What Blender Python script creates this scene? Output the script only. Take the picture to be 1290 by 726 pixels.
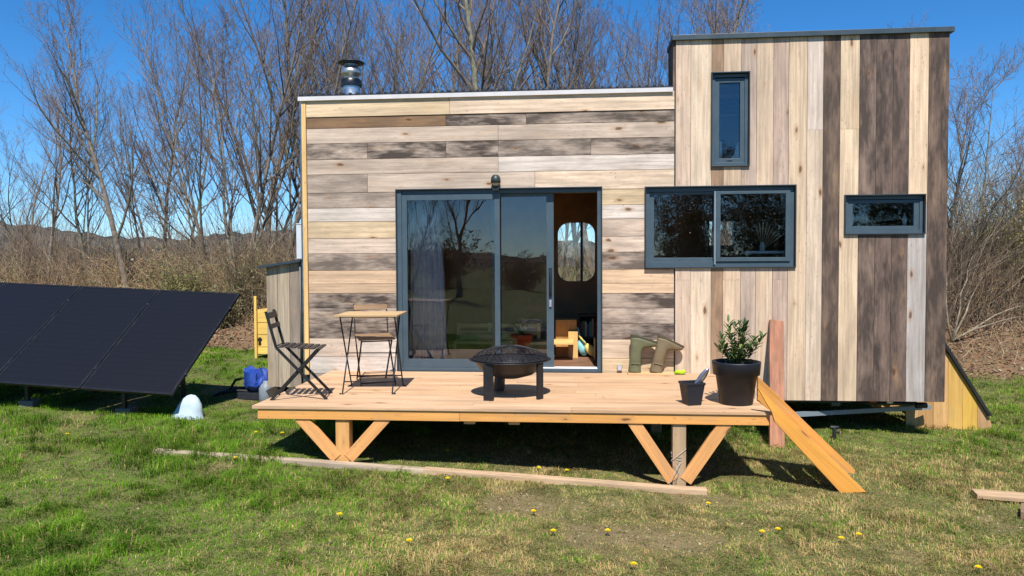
import bpy, math, random
import numpy as np
from mathutils import Vector, Matrix, noise as mnoise
for o in list(bpy.data.objects): bpy.data.objects.remove(o)
scene = bpy.context.scene
col = scene.collection
random.seed(7); RS = np.random.RandomState(11)
R_ = math.radians

# ------------------------------------------------------------------ camera
CAM = Vector((0.0, -8.7265, 1.95))
fw = Vector((-0.08870841, 0.9955188, -0.03275864)); rt = Vector((0.99605572, 0.08859563, -0.00488105)); up = Vector((0.00195691, 0.03306242, 0.99945137))
cd = bpy.data.cameras.new('camera'); cam = bpy.data.objects.new('camera', cd); col.objects.link(cam)
cam.matrix_world = Matrix(((rt.x, up.x, -fw.x, CAM.x), (rt.y, up.y, -fw.y, CAM.y), (rt.z, up.z, -fw.z, CAM.z), (0, 0, 0, 1)))
cd.sensor_width = 36.0; cd.lens = 934.996 * 36.0 / 1290.0; cd.clip_start = 0.05; cd.clip_end = 3000
scene.camera = cam

# ------------------------------------------------------------------ light
SUN_DIR = Vector((-0.05, 0.66, -1.0)).normalized()          # travel direction of the light
elev = math.asin(-SUN_DIR.z)
w = bpy.data.worlds.new('World'); scene.world = w; w.use_nodes = True
nt = w.node_tree; bg = nt.nodes['Background']
sky = nt.nodes.new('ShaderNodeTexSky'); sky.sky_type = 'NISHITA'; sky.sun_disc = False
sky.sun_elevation = elev; sky.sun_rotation = math.atan2(-SUN_DIR.x, -SUN_DIR.y)
sky.altitude = 1200; sky.air_density = 1.0; sky.dust_density = 0.0; sky.ozone_density = 6.0
hs = nt.nodes.new('ShaderNodeHueSaturation'); hs.inputs['Saturation'].default_value = 1.2; hs.inputs['Value'].default_value = 1.0
tint = nt.nodes.new('ShaderNodeMix'); tint.data_type = 'RGBA'; tint.blend_type = 'MULTIPLY'; tint.inputs[0].default_value = 1.0; tint.inputs[7].default_value = (0.90, 0.99, 1.06, 1)
nt.links.new(sky.outputs[0], tint.inputs[6]); nt.links.new(tint.outputs[2], hs.inputs['Color']); nt.links.new(hs.outputs[0], bg.inputs[0]); bg.inputs[1].default_value = 0.105
sl = bpy.data.lights.new('sun', 'SUN'); sun = bpy.data.objects.new('sun', sl); col.objects.link(sun)
sl.energy = 5.0; sl.angle = R_(0.5); sl.color = (1.0, 0.955, 0.915)
sun.rotation_euler = SUN_DIR.to_track_quat('-Z', 'Y').to_euler(); sun.location = (0, -20, 25)
scene.view_settings.view_transform = 'Standard'; scene.view_settings.look = 'None'
scene.view_settings.exposure = 0.50; scene.view_settings.gamma = 1.0

# ------------------------------------------------------------------ helpers
def srgb(r, g, b):
    f = lambda c: (c / 255 / 12.92) if c / 255 <= 0.04045 else ((c / 255 + 0.055) / 1.055) ** 2.4
    return (f(r), f(g), f(b))

def tag(o, label=None, cat=None, group=None, kind=None):
    if label: o['label'] = label
    if cat: o['category'] = cat
    if group: o['group'] = group
    if kind: o['kind'] = kind
    return o

def thing(name, label, cat, loc=(0, 0, 0), rz=0.0, group=None):
    o = bpy.data.objects.new(name, None); col.objects.link(o)
    o.location = loc; o.rotation_euler = (0, 0, rz); o.empty_display_size = 0.1
    return tag(o, label, cat, group)

class MB:
    """collects geometry; every vertex carries a colour and a (along, across, random) grain vector"""
    def __init__(s): s.v = []; s.f = []; s.c = []; s.g = []; s.sm = []
    def add(s, vs, fs, c=(1, 1, 1, 0), g=None, smooth=False):
        n = len(s.v)
        if len(c) == 3: c = (c[0], c[1], c[2], 0)
        s.v += [tuple(p) for p in vs]; s.f += [tuple(i + n for i in f) for f in fs]
        s.c += [c] * len(vs); s.g += (g if g else [(p[0], p[1] + p[2], 0.0) for p in vs]); s.sm += [smooth] * len(fs)
    def box(s, x0, x1, y0, y1, z0, z1, c=(1, 1, 1), axis=0, rnd=None):
        if rnd is None: rnd = random.random() * 40
        vs = [(x, y, z) for x in (x0, x1) for y in (y0, y1) for z in (z0, z1)]
        fs = [(0, 1, 3, 2), (4, 6, 7, 5), (0, 4, 5, 1), (2, 3, 7, 6), (0, 2, 6, 4), (1, 5, 7, 3)]
        g = []
        for p in vs:
            o = [p[i] for i in range(3) if i != axis]
            g.append((p[axis], o[0] + o[1], rnd))
        s.add(vs, fs, c, g)
    def obox(s, M, size, c=(1, 1, 1), axis=0):
        lx, ly, lz = [q / 2 for q in size]; rnd = random.random() * 40
        vs0 = [(x, y, z) for x in (-lx, lx) for y in (-ly, ly) for z in (-lz, lz)]
        fs = [(0, 1, 3, 2), (4, 6, 7, 5), (0, 4, 5, 1), (2, 3, 7, 6), (0, 2, 6, 4), (1, 5, 7, 3)]
        g = []
        for p in vs0:
            o = [p[i] for i in range(3) if i != axis]; g.append((p[axis], o[0] + o[1], rnd))
        s.add([M @ Vector(p) for p in vs0], fs, c, g)
    def beam(s, p0, p1, w, t, c=(1, 1, 1), side=(0, 1, 0)):
        """bar from p0 to p1; t is its size along `side`, w the other way"""
        p0 = Vector(p0); p1 = Vector(p1); d = p1 - p0; L = d.length; d.normalize()
        sd = Vector(side); sd = (sd - d * sd.dot(d)).normalized(); n = d.cross(sd)
        c0 = (p0 + p1) / 2
        M = Matrix(((d.x, sd.x, n.x, c0.x), (d.y, sd.y, n.y, c0.y), (d.z, sd.z, n.z, c0.z), (0, 0, 0, 1)))
        s.obox(M, (L, t, w), c)
    def prism(s, pts, y0, y1, c=(1, 1, 1), axis='Y', g=None):
        """polygon in XZ extruded along Y (axis Y) or polygon in YZ along X, or XY along Z"""
        n = len(pts); rnd = random.random() * 40
        def mk(p, q):
            return (p[0], q, p[1]) if axis == 'Y' else ((q, p[0], p[1]) if axis == 'X' else (p[0], p[1], q))
        vs = [mk(p, y0) for p in pts] + [mk(p, y1) for p in pts]
        fs = [tuple(range(n)), tuple(range(2 * n - 1, n - 1, -1))] + [(i, i + n, (i + 1) % n + n, (i + 1) % n) for i in range(n)]
        s.add(vs, fs, c, g)
    def tube(s, pts, rad, sides=8, c=(1, 1, 1), cap=True, smooth=True):
        pts = [Vector(p) for p in pts]; n = len(pts)
        if not hasattr(rad, '__len__'): rad = [rad] * n
        ref = None; vs = []
        for i, p in enumerate(pts):
            d = (pts[min(i + 1, n - 1)] - pts[max(i - 1, 0)]).normalized()
            if ref is None:
                ref = Vector((0, 0, 1)) if abs(d.z) < 0.9 else Vector((1, 0, 0))
                ref = (ref - d * ref.dot(d)).normalized()
            ref = (ref - d * ref.dot(d)).normalized(); b = d.cross(ref)
            for k in range(sides):
                a = 2 * math.pi * k / sides
                vs.append(p + (ref * math.cos(a) + b * math.sin(a)) * rad[i])
        fs = [(i * sides + k, i * sides + (k + 1) % sides, (i + 1) * sides + (k + 1) % sides, (i + 1) * sides + k) for i in range(n - 1) for k in range(sides)]
        if cap: fs += [tuple(range(sides - 1, -1, -1)), tuple(range((n - 1) * sides, n * sides))]
        s.add(vs, fs, c, None, smooth)
    def lathe(s, prof, seg=32, c=(1, 1, 1), center=(0, 0, 0), smooth=True, M=None):
        """profile of (radius, z) points, revolved about the z axis"""
        vs = []; n = len(prof)
        for r, z in prof:
            for k in range(seg):
                a = 2 * math.pi * k / seg; p = Vector((r * math.cos(a), r * math.sin(a), z))
                if M: p = M @ p
                vs.append(p + Vector(center))
        fs = [(i * seg + k, i * seg + (k + 1) % seg, (i + 1) * seg + (k + 1) % seg, (i + 1) * seg + k) for i in range(n - 1) for k in range(seg)]
        s.add(vs, fs, c, None, smooth)
    def ring(s, x0, x1, z0, z1, t, y0, y1, c, tb=None, tt=None):
        """rectangular frame in the XZ plane"""
        tb = t if tb is None else tb; tt = t if tt is None else tt
        s.box(x0, x0 + t, y0, y1, z0, z1, c, 2); s.box(x1 - t, x1, y0, y1, z0, z1, c, 2)
        s.box(x0 + t, x1 - t, y0, y1, z0, z0 + tb, c); s.box(x0 + t, x1 - t, y0, y1, z1 - tt, z1, c)
    def build(s, name, mat, parent=None, bevel=0, loc=None, inv=True):
        me = bpy.data.meshes.new(name)
        vs = s.v
        o = bpy.data.objects.new(name, me); col.objects.link(o)
        if parent is not None and inv:
            mi = world_of(parent).inverted(); vs = [mi @ Vector(p) for p in vs]
        me.from_pydata([tuple(p) for p in vs], [], s.f); me.update()
        a = me.attributes.new('col', 'FLOAT_COLOR', 'POINT'); a.data.foreach_set('color', np.array(s.c, np.float32).ravel())
        b = me.attributes.new('grain', 'FLOAT_VECTOR', 'POINT'); b.data.foreach_set('vector', np.array(s.g, np.float32).ravel())
        me.polygons.foreach_set('use_smooth', s.sm)
        me.materials.append(mat)
        if parent is not None: o.parent = parent
        if bevel:
            m = o.modifiers.new('bevel', 'BEVEL'); m.width = bevel; m.segments = 2; m.limit_method = 'ANGLE'; m.angle_limit = R_(50)
        return o

def world_of(o):
    m = Matrix.LocRotScale(o.location, o.rotation_euler, o.scale)
    return world_of(o.parent) @ m if o.parent else m

def raw_mesh(name, V, F, mat, C=None, parent=None, smooth=False):
    """fast path: V (n,3) array, F (m,k) array of equal-length faces, C (n,4)"""
    me = bpy.data.meshes.new(name); n, m, k = len(V), len(F), F.shape[1]
    me.vertices.add(n); me.vertices.foreach_set('co', np.ascontiguousarray(V, np.float32).ravel())
    me.loops.add(m * k); me.loops.foreach_set('vertex_index', np.ascontiguousarray(F, np.int32).ravel())
    me.polygons.add(m); me.polygons.foreach_set('loop_start', np.arange(0, m * k, k, dtype=np.int32))
    try: me.polygons.foreach_set('loop_total', np.full(m, k, np.int32))
    except Exception: pass
    me.update(calc_edges=True)
    if smooth: me.polygons.foreach_set('use_smooth', np.ones(m, bool))
    if C is not None:
        a = me.attributes.new('col', 'FLOAT_COLOR', 'POINT'); a.data.foreach_set('color', np.ascontiguousarray(C, np.float32).ravel())
    me.materials.append(mat)
    o = bpy.data.objects.new(name, me); col.objects.link(o)
    if parent is not None: o.parent = parent
    return o

# value noise in numpy
_perm = RS.rand(256, 256)
def vnoise(x, y, s, off=0.0):
    x = np.asarray(x) / s + off; y = np.asarray(y) / s + off * 1.7
    xi = np.floor(x).astype(int); yi = np.floor(y).astype(int); fx = x - xi; fy = y - yi
    fx = fx * fx * (3 - 2 * fx); fy = fy * fy * (3 - 2 * fy)
    g = lambda a, b: _perm[a % 256, b % 256]
    return (g(xi, yi) * (1 - fx) + g(xi + 1, yi) * fx) * (1 - fy) + (g(xi, yi + 1) * (1 - fx) + g(xi + 1, yi + 1) * fx) * fy
def fbm(x, y, s, off=0.0):
    return (vnoise(x, y, s, off) * .5 + vnoise(x, y, s * .5, off + 9) * .27 + vnoise(x, y, s * .22, off + 21) * .15 + vnoise(x, y, s * .1, off + 33) * .08)

# ------------------------------------------------------------------ materials
def new_mat(name):
    m = bpy.data.materials.new(name); m.use_nodes = True
    n = m.node_tree; b = n.nodes['Principled BSDF']; return m, n, b
def node(n, t, **kw):
    x = n.nodes.new(t)
    for k, v in kw.items():
        if hasattr(x, k): setattr(x, k, v)
        else: x.inputs[k].default_value = v
    return x
def mixc(n, fac, a, b, mode='MIX'):
    m = n.nodes.new('ShaderNodeMix'); m.data_type = 'RGBA'; m.blend_type = mode
    for sock, val in ((m.inputs[0], fac), (m.inputs[6], a), (m.inputs[7], b)):
        if hasattr(val, 'is_linked') or hasattr(val, 'links'): n.links.new(val, sock)
        elif isinstance(val, (int, float)): sock.default_value = val
        else: sock.default_value = tuple(val) + ((1,) if len(val) == 3 else ())
    return m.outputs[2]
def ramp(n, src, p0, p1, v0=0.0, v1=1.0):
    r = n.nodes.new('ShaderNodeMapRange'); r.inputs[1].default_value = p0; r.inputs[2].default_value = p1
    r.inputs[3].default_value = v0; r.inputs[4].default_value = v1; n.links.new(src, r.inputs[0]); return r.outputs[0]
def math_n(n, op, a, b=None):
    m = n.nodes.new('ShaderNodeMath'); m.operation = op
    for i, v in enumerate((a, b)):
        if v is None: continue
        if isinstance(v, (int, float)): m.inputs[i].default_value = v
        else: n.links.new(v, m.inputs[i])
    return m.outputs[0]

def wood_mat(name, rough=0.75, knots=True, grain_amt=0.20, bump=0.25, tone=0.97, weather=True):
    m, n, b = new_mat(name)
    at = node(n, 'ShaderNodeAttribute', attribute_name='col'); gr = node(n, 'ShaderNodeAttribute', attribute_name='grain')
    sx = n.nodes.new('ShaderNodeSeparateXYZ'); n.links.new(gr.outputs['Vector'], sx.inputs[0])
    def vec(ka, kc, kr=1.0, warp=None):
        c = n.nodes.new('ShaderNodeCombineXYZ')
        n.links.new(math_n(n, 'MULTIPLY', sx.outputs[0], ka), c.inputs[0])
        ac = math_n(n, 'MULTIPLY', sx.outputs[1], kc)
        if warp is not None: ac = math_n(n, 'ADD', ac, warp)
        n.links.new(ac, c.inputs[1]); n.links.new(math_n(n, 'MULTIPLY', sx.outputs[2], kr), c.inputs[2]); return c.outputs[0]
    def ns(v, scale=1.0, det=4.0):
        t = node(n, 'ShaderNodeTexNoise'); t.inputs['Scale'].default_value = scale; t.inputs['Detail'].default_value = det; n.links.new(v, t.inputs['Vector']); return t.outputs[0]
    warp = math_n(n, 'MULTIPLY', ns(vec(.9, 3, 1.3), 1, 2), 2.2)
    g1 = ns(vec(1.1, 34, 1.0, warp), 1.0, 5.0)
    g2 = ns(vec(3.0, 110, 1.0, warp), 1.0, 3.0)
    f = math_n(n, 'ADD', ramp(n, g1, 0.3, 0.7, -grain_amt, grain_amt), ramp(n, g2, 0.3, 0.7, -grain_amt * .5, grain_amt * .5))
    f = math_n(n, 'ADD', f, 1.0)
    broad = ns(vec(0.9, 3.5, 2.1), 1.0, 3.0)
    f = math_n(n, 'MULTIPLY', f, ramp(n, broad, 0.3, 0.7, 0.86, 1.12))
    f = math_n(n, 'MULTIPLY', f, tone)
    mul = n.nodes.new('ShaderNodeVectorMath'); mul.operation = 'SCALE'; n.links.new(at.outputs['Color'], mul.inputs[0]); n.links.new(f, mul.inputs['Scale'])
    c = mul.outputs[0]
    # warm resin streaks
    ys = ns(vec(1.4, 9, 3.7), 1.0, 3.0)
    c = mixc(n, ramp(n, ys, 0.58, 0.76, 0.0, 0.32), c, (0.58, 0.36, 0.17))
    c = mixc(n, ramp(n, ns(vec(2.6, 14, 9.1), 1.0, 4.0), 0.56, 0.72, 0.0, 0.30), c, (0.30, 0.22, 0.16))
    if knots:
        v = node(n, 'ShaderNodeTexVoronoi'); v.voronoi_dimensions = '2D'; v.inputs['Scale'].default_value = 1.0; v.inputs['Randomness'].default_value = 1.0
        kv = n.nodes.new('ShaderNodeVectorMath'); kv.operation = 'ADD'; n.links.new(vec(2.1, 5.5, 0.0), kv.inputs[0])
        ko = n.nodes.new('ShaderNodeCombineXYZ'); n.links.new(math_n(n, 'MULTIPLY', sx.outputs[2], 3.7), ko.inputs[0]); n.links.new(math_n(n, 'MULTIPLY', sx.outputs[2], 1.9), ko.inputs[1])
        n.links.new(ko.outputs[0], kv.inputs[1]); n.links.new(kv.outputs[0], v.inputs['Vector'])
        sc = n.nodes.new('ShaderNodeSeparateColor'); n.links.new(v.outputs['Color'], sc.inputs[0])
        dist_ = math_n(n, 'ADD', v.outputs['Distance'], math_n(n, 'MULTIPLY', ramp(n, sc.outputs[0], .45, .95, 0.22, -0.03), 1.0))
        dist_ = math_n(n, 'ADD', dist_, ramp(n, ns(vec(14, 40, 2.2), 1.0, 3.0), 0.3, 0.7, -0.03, 0.03))
        kn = ramp(n, dist_, 0.06, 0.20, 1.0, 0.0)
        c = mixc(n, math_n(n, 'MULTIPLY', kn, 0.5), c, (0.40, 0.20, 0.08))
        kn2 = ramp(n, dist_, 0.03, 0.08, 1.0, 0.0)
        c = mixc(n, math_n(n, 'MULTIPLY', kn2, 0.75), c, (0.06, 0.03, 0.015))
    # weathering: alpha = amount
    al = ramp(n, at.outputs['Alpha'], 0.0, 1.0, 0.12, 0.95)
    w1 = ns(vec(2.3, 7, 5.0), 1.0, 5.0); w2 = ns(vec(9.0, 42, 5.0, warp), 1.0, 5.0)
    ww = math_n(n, 'ADD', math_n(n, 'MULTIPLY', w1, 0.68), math_n(n, 'MULTIPLY', w2, 0.32))
    wr = ramp(n, ww, 0.39, 0.59, 0.0, 1.0)
    wfac = math_n(n, 'MULTIPLY', wr, al if weather else at.outputs['Alpha'])
    c = mixc(n, wfac, c, (0.052, 0.038, 0.030))
    # dark seasoning spots and scuffs
    sp = ns(vec(22, 55, 11.0), 1.0, 2.0)
    c = mixc(n, math_n(n, 'MULTIPLY', ramp(n, sp, 0.64, 0.74, 0.0, 0.55), ramp(n, broad, .42, .6, 0.2, 1.0)), c, (0.10, 0.07, 0.05))
    n.links.new(c, b.inputs['Base Color']); b.inputs['Roughness'].default_value = rough
    b.inputs['Specular IOR Level'].default_value = 0.25
    bp = node(n, 'ShaderNodeBump'); bp.inputs['Strength'].default_value = bump; bp.inputs['Distance'].default_value = 0.004
    n.links.new(math_n(n, 'ADD', g1, g2), bp.inputs['Height']); n.links.new(bp.outputs[0], b.inputs['Normal'])
    return m
M_WOOD = wood_mat('weathered_wood'); M_PINE = wood_mat('fresh_pine', rough=0.6, grain_amt=0.12, bump=0.15, tone=0.93, weather=False)
M_DECK = wood_mat('deck_wood', rough=0.7, grain_amt=0.16, bump=0.2, weather=False)

def attr_mat(name, rough=0.6, metallic=0.0, spec=0.4, nscale=25.0, namt=0.12, bump=0.0, bscale=120.0):
    m, n, b = new_mat(name)
    at = node(n, 'ShaderNodeAttribute', attribute_name='col')
    tc = n.nodes.new('ShaderNodeTexCoord')
    t = node(n, 'ShaderNodeTexNoise'); t.inputs['Scale'].default_value = nscale; t.inputs['Detail'].default_value = 4; n.links.new(tc.outputs['Object'], t.inputs['Vector'])
    mul = n.nodes.new('ShaderNodeVectorMath'); mul.operation = 'SCALE'; n.links.new(at.outputs['Color'], mul.inputs[0]); n.links.new(ramp(n, t.outputs[0], 0.3, 0.7, 1 - namt, 1 + namt), mul.inputs['Scale'])
    n.links.new(mul.outputs[0], b.inputs['Base Color']); b.inputs['Roughness'].default_value = rough
    n.links.new(ramp(n, t.outputs[0], 0.3, 0.7, max(rough - .08, 0), min(rough + .08, 1)), b.inputs['Roughness'])
    b.inputs['Metallic'].default_value = metallic; b.inputs['Specular IOR Level'].default_value = spec
    if bump:
        t2 = node(n, 'ShaderNodeTexNoise'); t2.inputs['Scale'].default_value = bscale; n.links.new(tc.outputs['Object'], t2.inputs['Vector'])
        bp = node(n, 'ShaderNodeBump'); bp.inputs['Strength'].default_value = bump; bp.inputs['Distance'].default_value = 0.005
        n.links.new(t2.outputs[0], bp.inputs['Height']); n.links.new(bp.outputs[0], b.inputs['Normal'])
    return m
M_ALU = attr_mat('painted_aluminium', 0.42, 0.0, 0.5, 8, 0.06)
M_METAL = attr_mat('galvanised_metal', 0.35, 0.9, 0.5, 14, 0.18)
M_BLACK = attr_mat('black_steel', 0.45, 0.2, 0.5, 20, 0.2, 0.1)
M_PLASTIC = attr_mat('plastic', 0.5, 0.0, 0.4, 12, 0.08, 0.05, 60)
M_RUBBER = attr_mat('rubber', 0.55, 0.0, 0.35, 10, 0.15, 0.1, 40)
M_CLOTH = attr_mat('cloth', 0.9, 0.0, 0.1, 30, 0.12, 0.3, 200)
M_PAINT = attr_mat('matt_paint', 0.8, 0.0, 0.2, 6, 0.08)
M_PLY = attr_mat('interior_ply', 0.6, 0.0, 0.3, 4, 0.25)

def leaf_mat(name, trans=0.35, rough=0.5):
    m, n, b = new_mat(name)
    at = node(n, 'ShaderNodeAttribute', attribute_name='col')
    b.inputs['Roughness'].default_value = rough; b.inputs['Specular IOR Level'].default_value = 0.3 if rough < .6 else 0.08
    n.links.new(at.outputs['Color'], b.inputs['Base Color'])
    tr = n.nodes.new('ShaderNodeBsdfTranslucent'); n.links.new(at.outputs['Color'], tr.inputs['Color'])
    mx = n.nodes.new('ShaderNodeMixShader'); mx.inputs[0].default_value = trans
    n.links.new(b.outputs[0], mx.inputs[1]); n.links.new(tr.outputs[0], mx.inputs[2])
    n.links.new(mx.outputs[0], n.nodes['Material Output'].inputs['Surface'])
    return m
M_GRASS = leaf_mat('grass_blade', 0.42, 0.85); M_LEAF = leaf_mat('leaf', 0.25, 0.4)
M_BARK = attr_mat('bark', 0.9, 0.0, 0.1, 9, 0.35, 0.4, 30)

def glass_mat():
    m, n, b = new_mat('window_glass'); n.nodes.remove(b)
    g = n.nodes.new('ShaderNodeBsdfGlossy'); g.inputs['Roughness'].default_value = 0.003; g.inputs['Color'].default_value = (0.93, 0.96, 1.0, 1)
    t = n.nodes.new('ShaderNodeBsdfTransparent'); t.inputs['Color'].default_value = (0.93, 0.95, 0.95, 1)
    fr = n.nodes.new('ShaderNodeFresnel'); fr.inputs['IOR'].default_value = 1.68
    tc = n.nodes.new('ShaderNodeTexCoord'); ns = node(n, 'ShaderNodeTexNoise'); ns.inputs['Scale'].default_value = 1.1; n.links.new(tc.outputs['Object'], ns.inputs['Vector'])
    bp = node(n, 'ShaderNodeBump'); bp.inputs['Strength'].default_value = 0.06; bp.inputs['Distance'].default_value = 0.05
    n.links.new(ns.outputs[0], bp.inputs['Height']); n.links.new(bp.outputs[0], g.inputs['Normal'])
    mx = n.nodes.new('ShaderNodeMixShader'); n.links.new(fr.outputs[0], mx.inputs[0]); n.links.new(t.outputs[0], mx.inputs[1]); n.links.new(g.outputs[0], mx.inputs[2])
    n.links.new(mx.outputs[0], n.nodes['Material Output'].inputs['Surface'])
    return m
M_GLASS = glass_mat()

def solar_mat():
    m, n, b = new_mat('solar_cells')
    gr = node(n, 'ShaderNodeAttribute', attribute_name='grain'); sx = n.nodes.new('ShaderNodeSeparateXYZ'); n.links.new(gr.outputs['Vector'], sx.inputs[0])
    def lines(src, period, wd):
        fm = math_n(n, 'FRACT', math_n(n, 'DIVIDE', src, period)); return math_n(n, 'LESS_THAN', fm, wd)
    l1 = lines(sx.outputs[0], 0.0865, 0.045); l2 = lines(sx.outputs[1], 0.174, 0.022); l3 = lines(sx.outputs[0], 0.0173, 0.14)
    c = mixc(n, math_n(n, 'MULTIPLY', l3, 0.35), (0.006, 0.0058, 0.0075), (0.015, 0.0142, 0.0165))
    c = mixc(n, math_n(n, 'MAXIMUM', l1, l2), c, (0.003, 0.003, 0.004))
    n.links.new(c, b.inputs['Base Color']); b.inputs['Roughness'].default_value = 0.4; b.inputs['Specular IOR Level'].default_value = 0.30
    return m
M_SOLAR = solar_mat()

# ------------------------------------------------------------------ terrain
def sstep(t): t = np.clip(t, 0, 1); return t * t * (3 - 2 * t)
def bank_y(x): return 5.2 + 0.25 * np.sin(x * .5) + 0.35 * np.sin(x * .23 + 1) - 0.9 * sstep((x - 3.0) / 4)
def ground_z(x, y, fine=True):
    x = np.asarray(x, float); y = np.asarray(y, float)
    xl = np.clip(0.9 - x, 0, 9.0)
    z = 0.052 * xl - 0.0016 * xl ** 2
    z = z - 0.085 * sstep((x - 2.6) / 2.2) * sstep((y + 2.5) / 2.0)
    z = z + 0.052 * np.clip(-3.0 - y, 0, 7.0)
    t = (y - bank_y(x)) / 3.6
    hb = 1.28 - 0.15 * sstep((x - 2) / 5)
    z = z + hb * sstep(t) * (1 + 0.12 * (vnoise(x, y, 1.3, 4) - .5)) - 1.1 * sstep((y - 14) / 14)
    if fine: z = z + (fbm(x, y, 1.6, 3) - .5) * 0.075 * sstep((8.5 - np.abs(y + 2) * .5) / 8) + (vnoise(x, y, .35, 7) - .5) * 0.022
    return z
def gz(x, y): return float(ground_z(x, y))
def bare(x, y):
    """0 lush .. 1 bare soil"""
    n_ = fbm(x, y, .62, 50); n2 = fbm(x, y, 2.4, 61)
    right = sstep((x + 2.6) / 3.4) * sstep((-1.7 - y) / 1.0)
    v = n_ * .62 + n2 * .38 + 0.07 * right - 0.035
    return np.clip((v - 0.57) / 0.14, 0, 1)
def litter(x, y):
    return sstep((y - bank_y(x) + 0.15 + 0.9 * (fbm(x, y, 1.4, 80) - .5)) / 0.7)

def ground_mat():
    m, n, b = new_mat('ground_soil')
    at = node(n, 'ShaderNodeAttribute', attribute_name='col')   # r = bare, g = leaf litter, b = lushness
    sc = n.nodes.new('ShaderNodeSeparateColor'); n.links.new(at.outputs['Color'], sc.inputs[0])
    tc = n.nodes.new('ShaderNodeTexCoord')
    def ns(s, d=5):
        t = node(n, 'ShaderNodeTexNoise'); t.inputs['Scale'].default_value = s; t.inputs['Detail'].default_value = d; n.links.new(tc.outputs['Object'], t.inputs['Vector']); return t.outputs[0]
    a = ns(9); f = ns(60); c2 = ns(2.2)
    turf = mixc(n, ramp(n, a, .35, .65), (0.050, 0.085, 0.014), (0.130, 0.140, 0.042))
    turf = mixc(n, ramp(n, f, .4, .6), turf, (0.17, 0.145, 0.065))
    soil = mixc(n, ramp(n, a, .35, .65), (0.22, 0.145, 0.08), (0.29, 0.20, 0.115))
    soil = mixc(n, ramp(n, f, .5, .62), soil, (0.17, 0.13, 0.055))
    g = mixc(n, math_n(n, 'MULTIPLY', math_n(n, 'MULTIPLY', sc.outputs[0], ramp(n, ns(26), .35, .6, .25, 1.0)), 0.85), turf, soil)
    vo = node(n, 'ShaderNodeTexVoronoi'); vo.inputs['Scale'].default_value = 22; n.links.new(tc.outputs['Object'], vo.inputs['Vector'])
    lit = mixc(n, 0.6, mixc(n, ramp(n, f, .35, .65), (0.11, 0.06, 0.03), (0.28, 0.18, 0.10)), vo.outputs['Color'], 'MULTIPLY')
    lit = mixc(n, 0.5, lit, (0.20, 0.13, 0.075))
    g = mixc(n, sc.outputs[1], g, lit)
    far = mixc(n, ramp(n, c2, .4, .6), (0.09, 0.10, 0.03), (0.12, 0.12, 0.05))
    n.links.new(mixc(n, sc.outputs[2], g, far), b.inputs['Base Color'])
    b.inputs['Roughness'].default_value = 0.95; b.inputs['Specular IOR Level'].default_value = 0.1
    bp = node(n, 'ShaderNodeBump'); bp.inputs['Strength'].default_value = 0.8; bp.inputs['Distance'].default_value = 0.02
    n.links.new(math_n(n, 'ADD', a, f), bp.inputs['Height']); n.links.new(bp.outputs[0], b.inputs['Normal'])
    return m

def axis_pts(lo, hi, step, far, nfar):
    core = np.arange(lo, hi + 1e-6, step)
    g = np.geomspace(step, far, nfar)
    return np.concatenate([(lo - np.cumsum(np.diff(np.r_[0, g])))[::-1], core, hi + np.cumsum(np.diff(np.r_[0, g]))])
gx = axis_pts(-16, 14, 0.11, 900, 46); gy = axis_pts(-9, 13, 0.11, 900, 46)
X, Y = np.meshgrid(gx, gy)
Z = ground_z(X, Y)
dist = np.hypot(X, Y)
V = np.stack([X.ravel(), Y.ravel(), Z.ravel()], 1)
nx, ny = len(gx), len(gy)
I = np.arange(nx * ny).reshape(ny, nx)
F = np.stack([I[:-1, :-1].ravel(), I[:-1, 1:].ravel(), I[1:, 1:].ravel(), I[1:, :-1].ravel()], 1)
farm = sstep((np.maximum(np.abs(X + 1) - 17, Y - 14) / 10)); farm = np.maximum(farm, sstep((-Y - 14) / 10))
C = np.stack([bare(X, Y).ravel(), litter(X, Y).ravel() * (1 - farm.ravel()), farm.ravel(), np.ones(nx * ny)], 1)
ground = raw_mesh('ground', V, F, ground_mat(), C, smooth=True)
tag(ground, kind='structure')

# hills
def hill_mat():
    m, n, b = new_mat('wooded_hills')
    tc = n.nodes.new('ShaderNodeTexCoord')
    t = node(n, 'ShaderNodeTexNoise'); t.inputs['Scale'].default_value = 0.05; t.inputs['Detail'].default_value = 8; n.links.new(tc.outputs['Object'], t.inputs['Vector'])
    c = mixc(n, ramp(n, t.outputs[0], .38, .62), (0.045, 0.052, 0.05), (0.13, 0.12, 0.10))
    n.links.new(c, b.inputs['Base Color']); b.inputs['Roughness'].default_value = 1.0; b.inputs['Specular IOR Level'].default_value = 0.0
    return m
na = 720; rows = []
for (rad, k) in ((260, 0.0), (300, .35), (350, .8), (400, 1.0), (520, .9)):
    a = np.arange(na) / na * 2 * math.pi
    hh = 15 + 7 * np.sin(a * 3 + .6) + 4 * np.sin(a * 7 + 2) + 2 * np.sin(a * 17) + 2.6 * (vnoise(a * 200, a * 0 + rad, 1.0, 3) - .5) * (k > .3)
    hh = hh * (.36 + .82 * sstep(np.sin(a) + .35))
    rows.append(np.stack([np.cos(a) * rad, np.sin(a) * rad, -1.0 + hh * k], 1))
V = np.concatenate(rows); I = np.arange(na * 5).reshape(5, na); J = np.roll(I, -1, 1)
F = np.stack([I[:-1].ravel(), J[:-1].ravel(), J[1:].ravel(), I[1:].ravel()], 1)
tag(raw_mesh('hills', V, F, hill_mat(), None, smooth=True), kind='structure')

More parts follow.
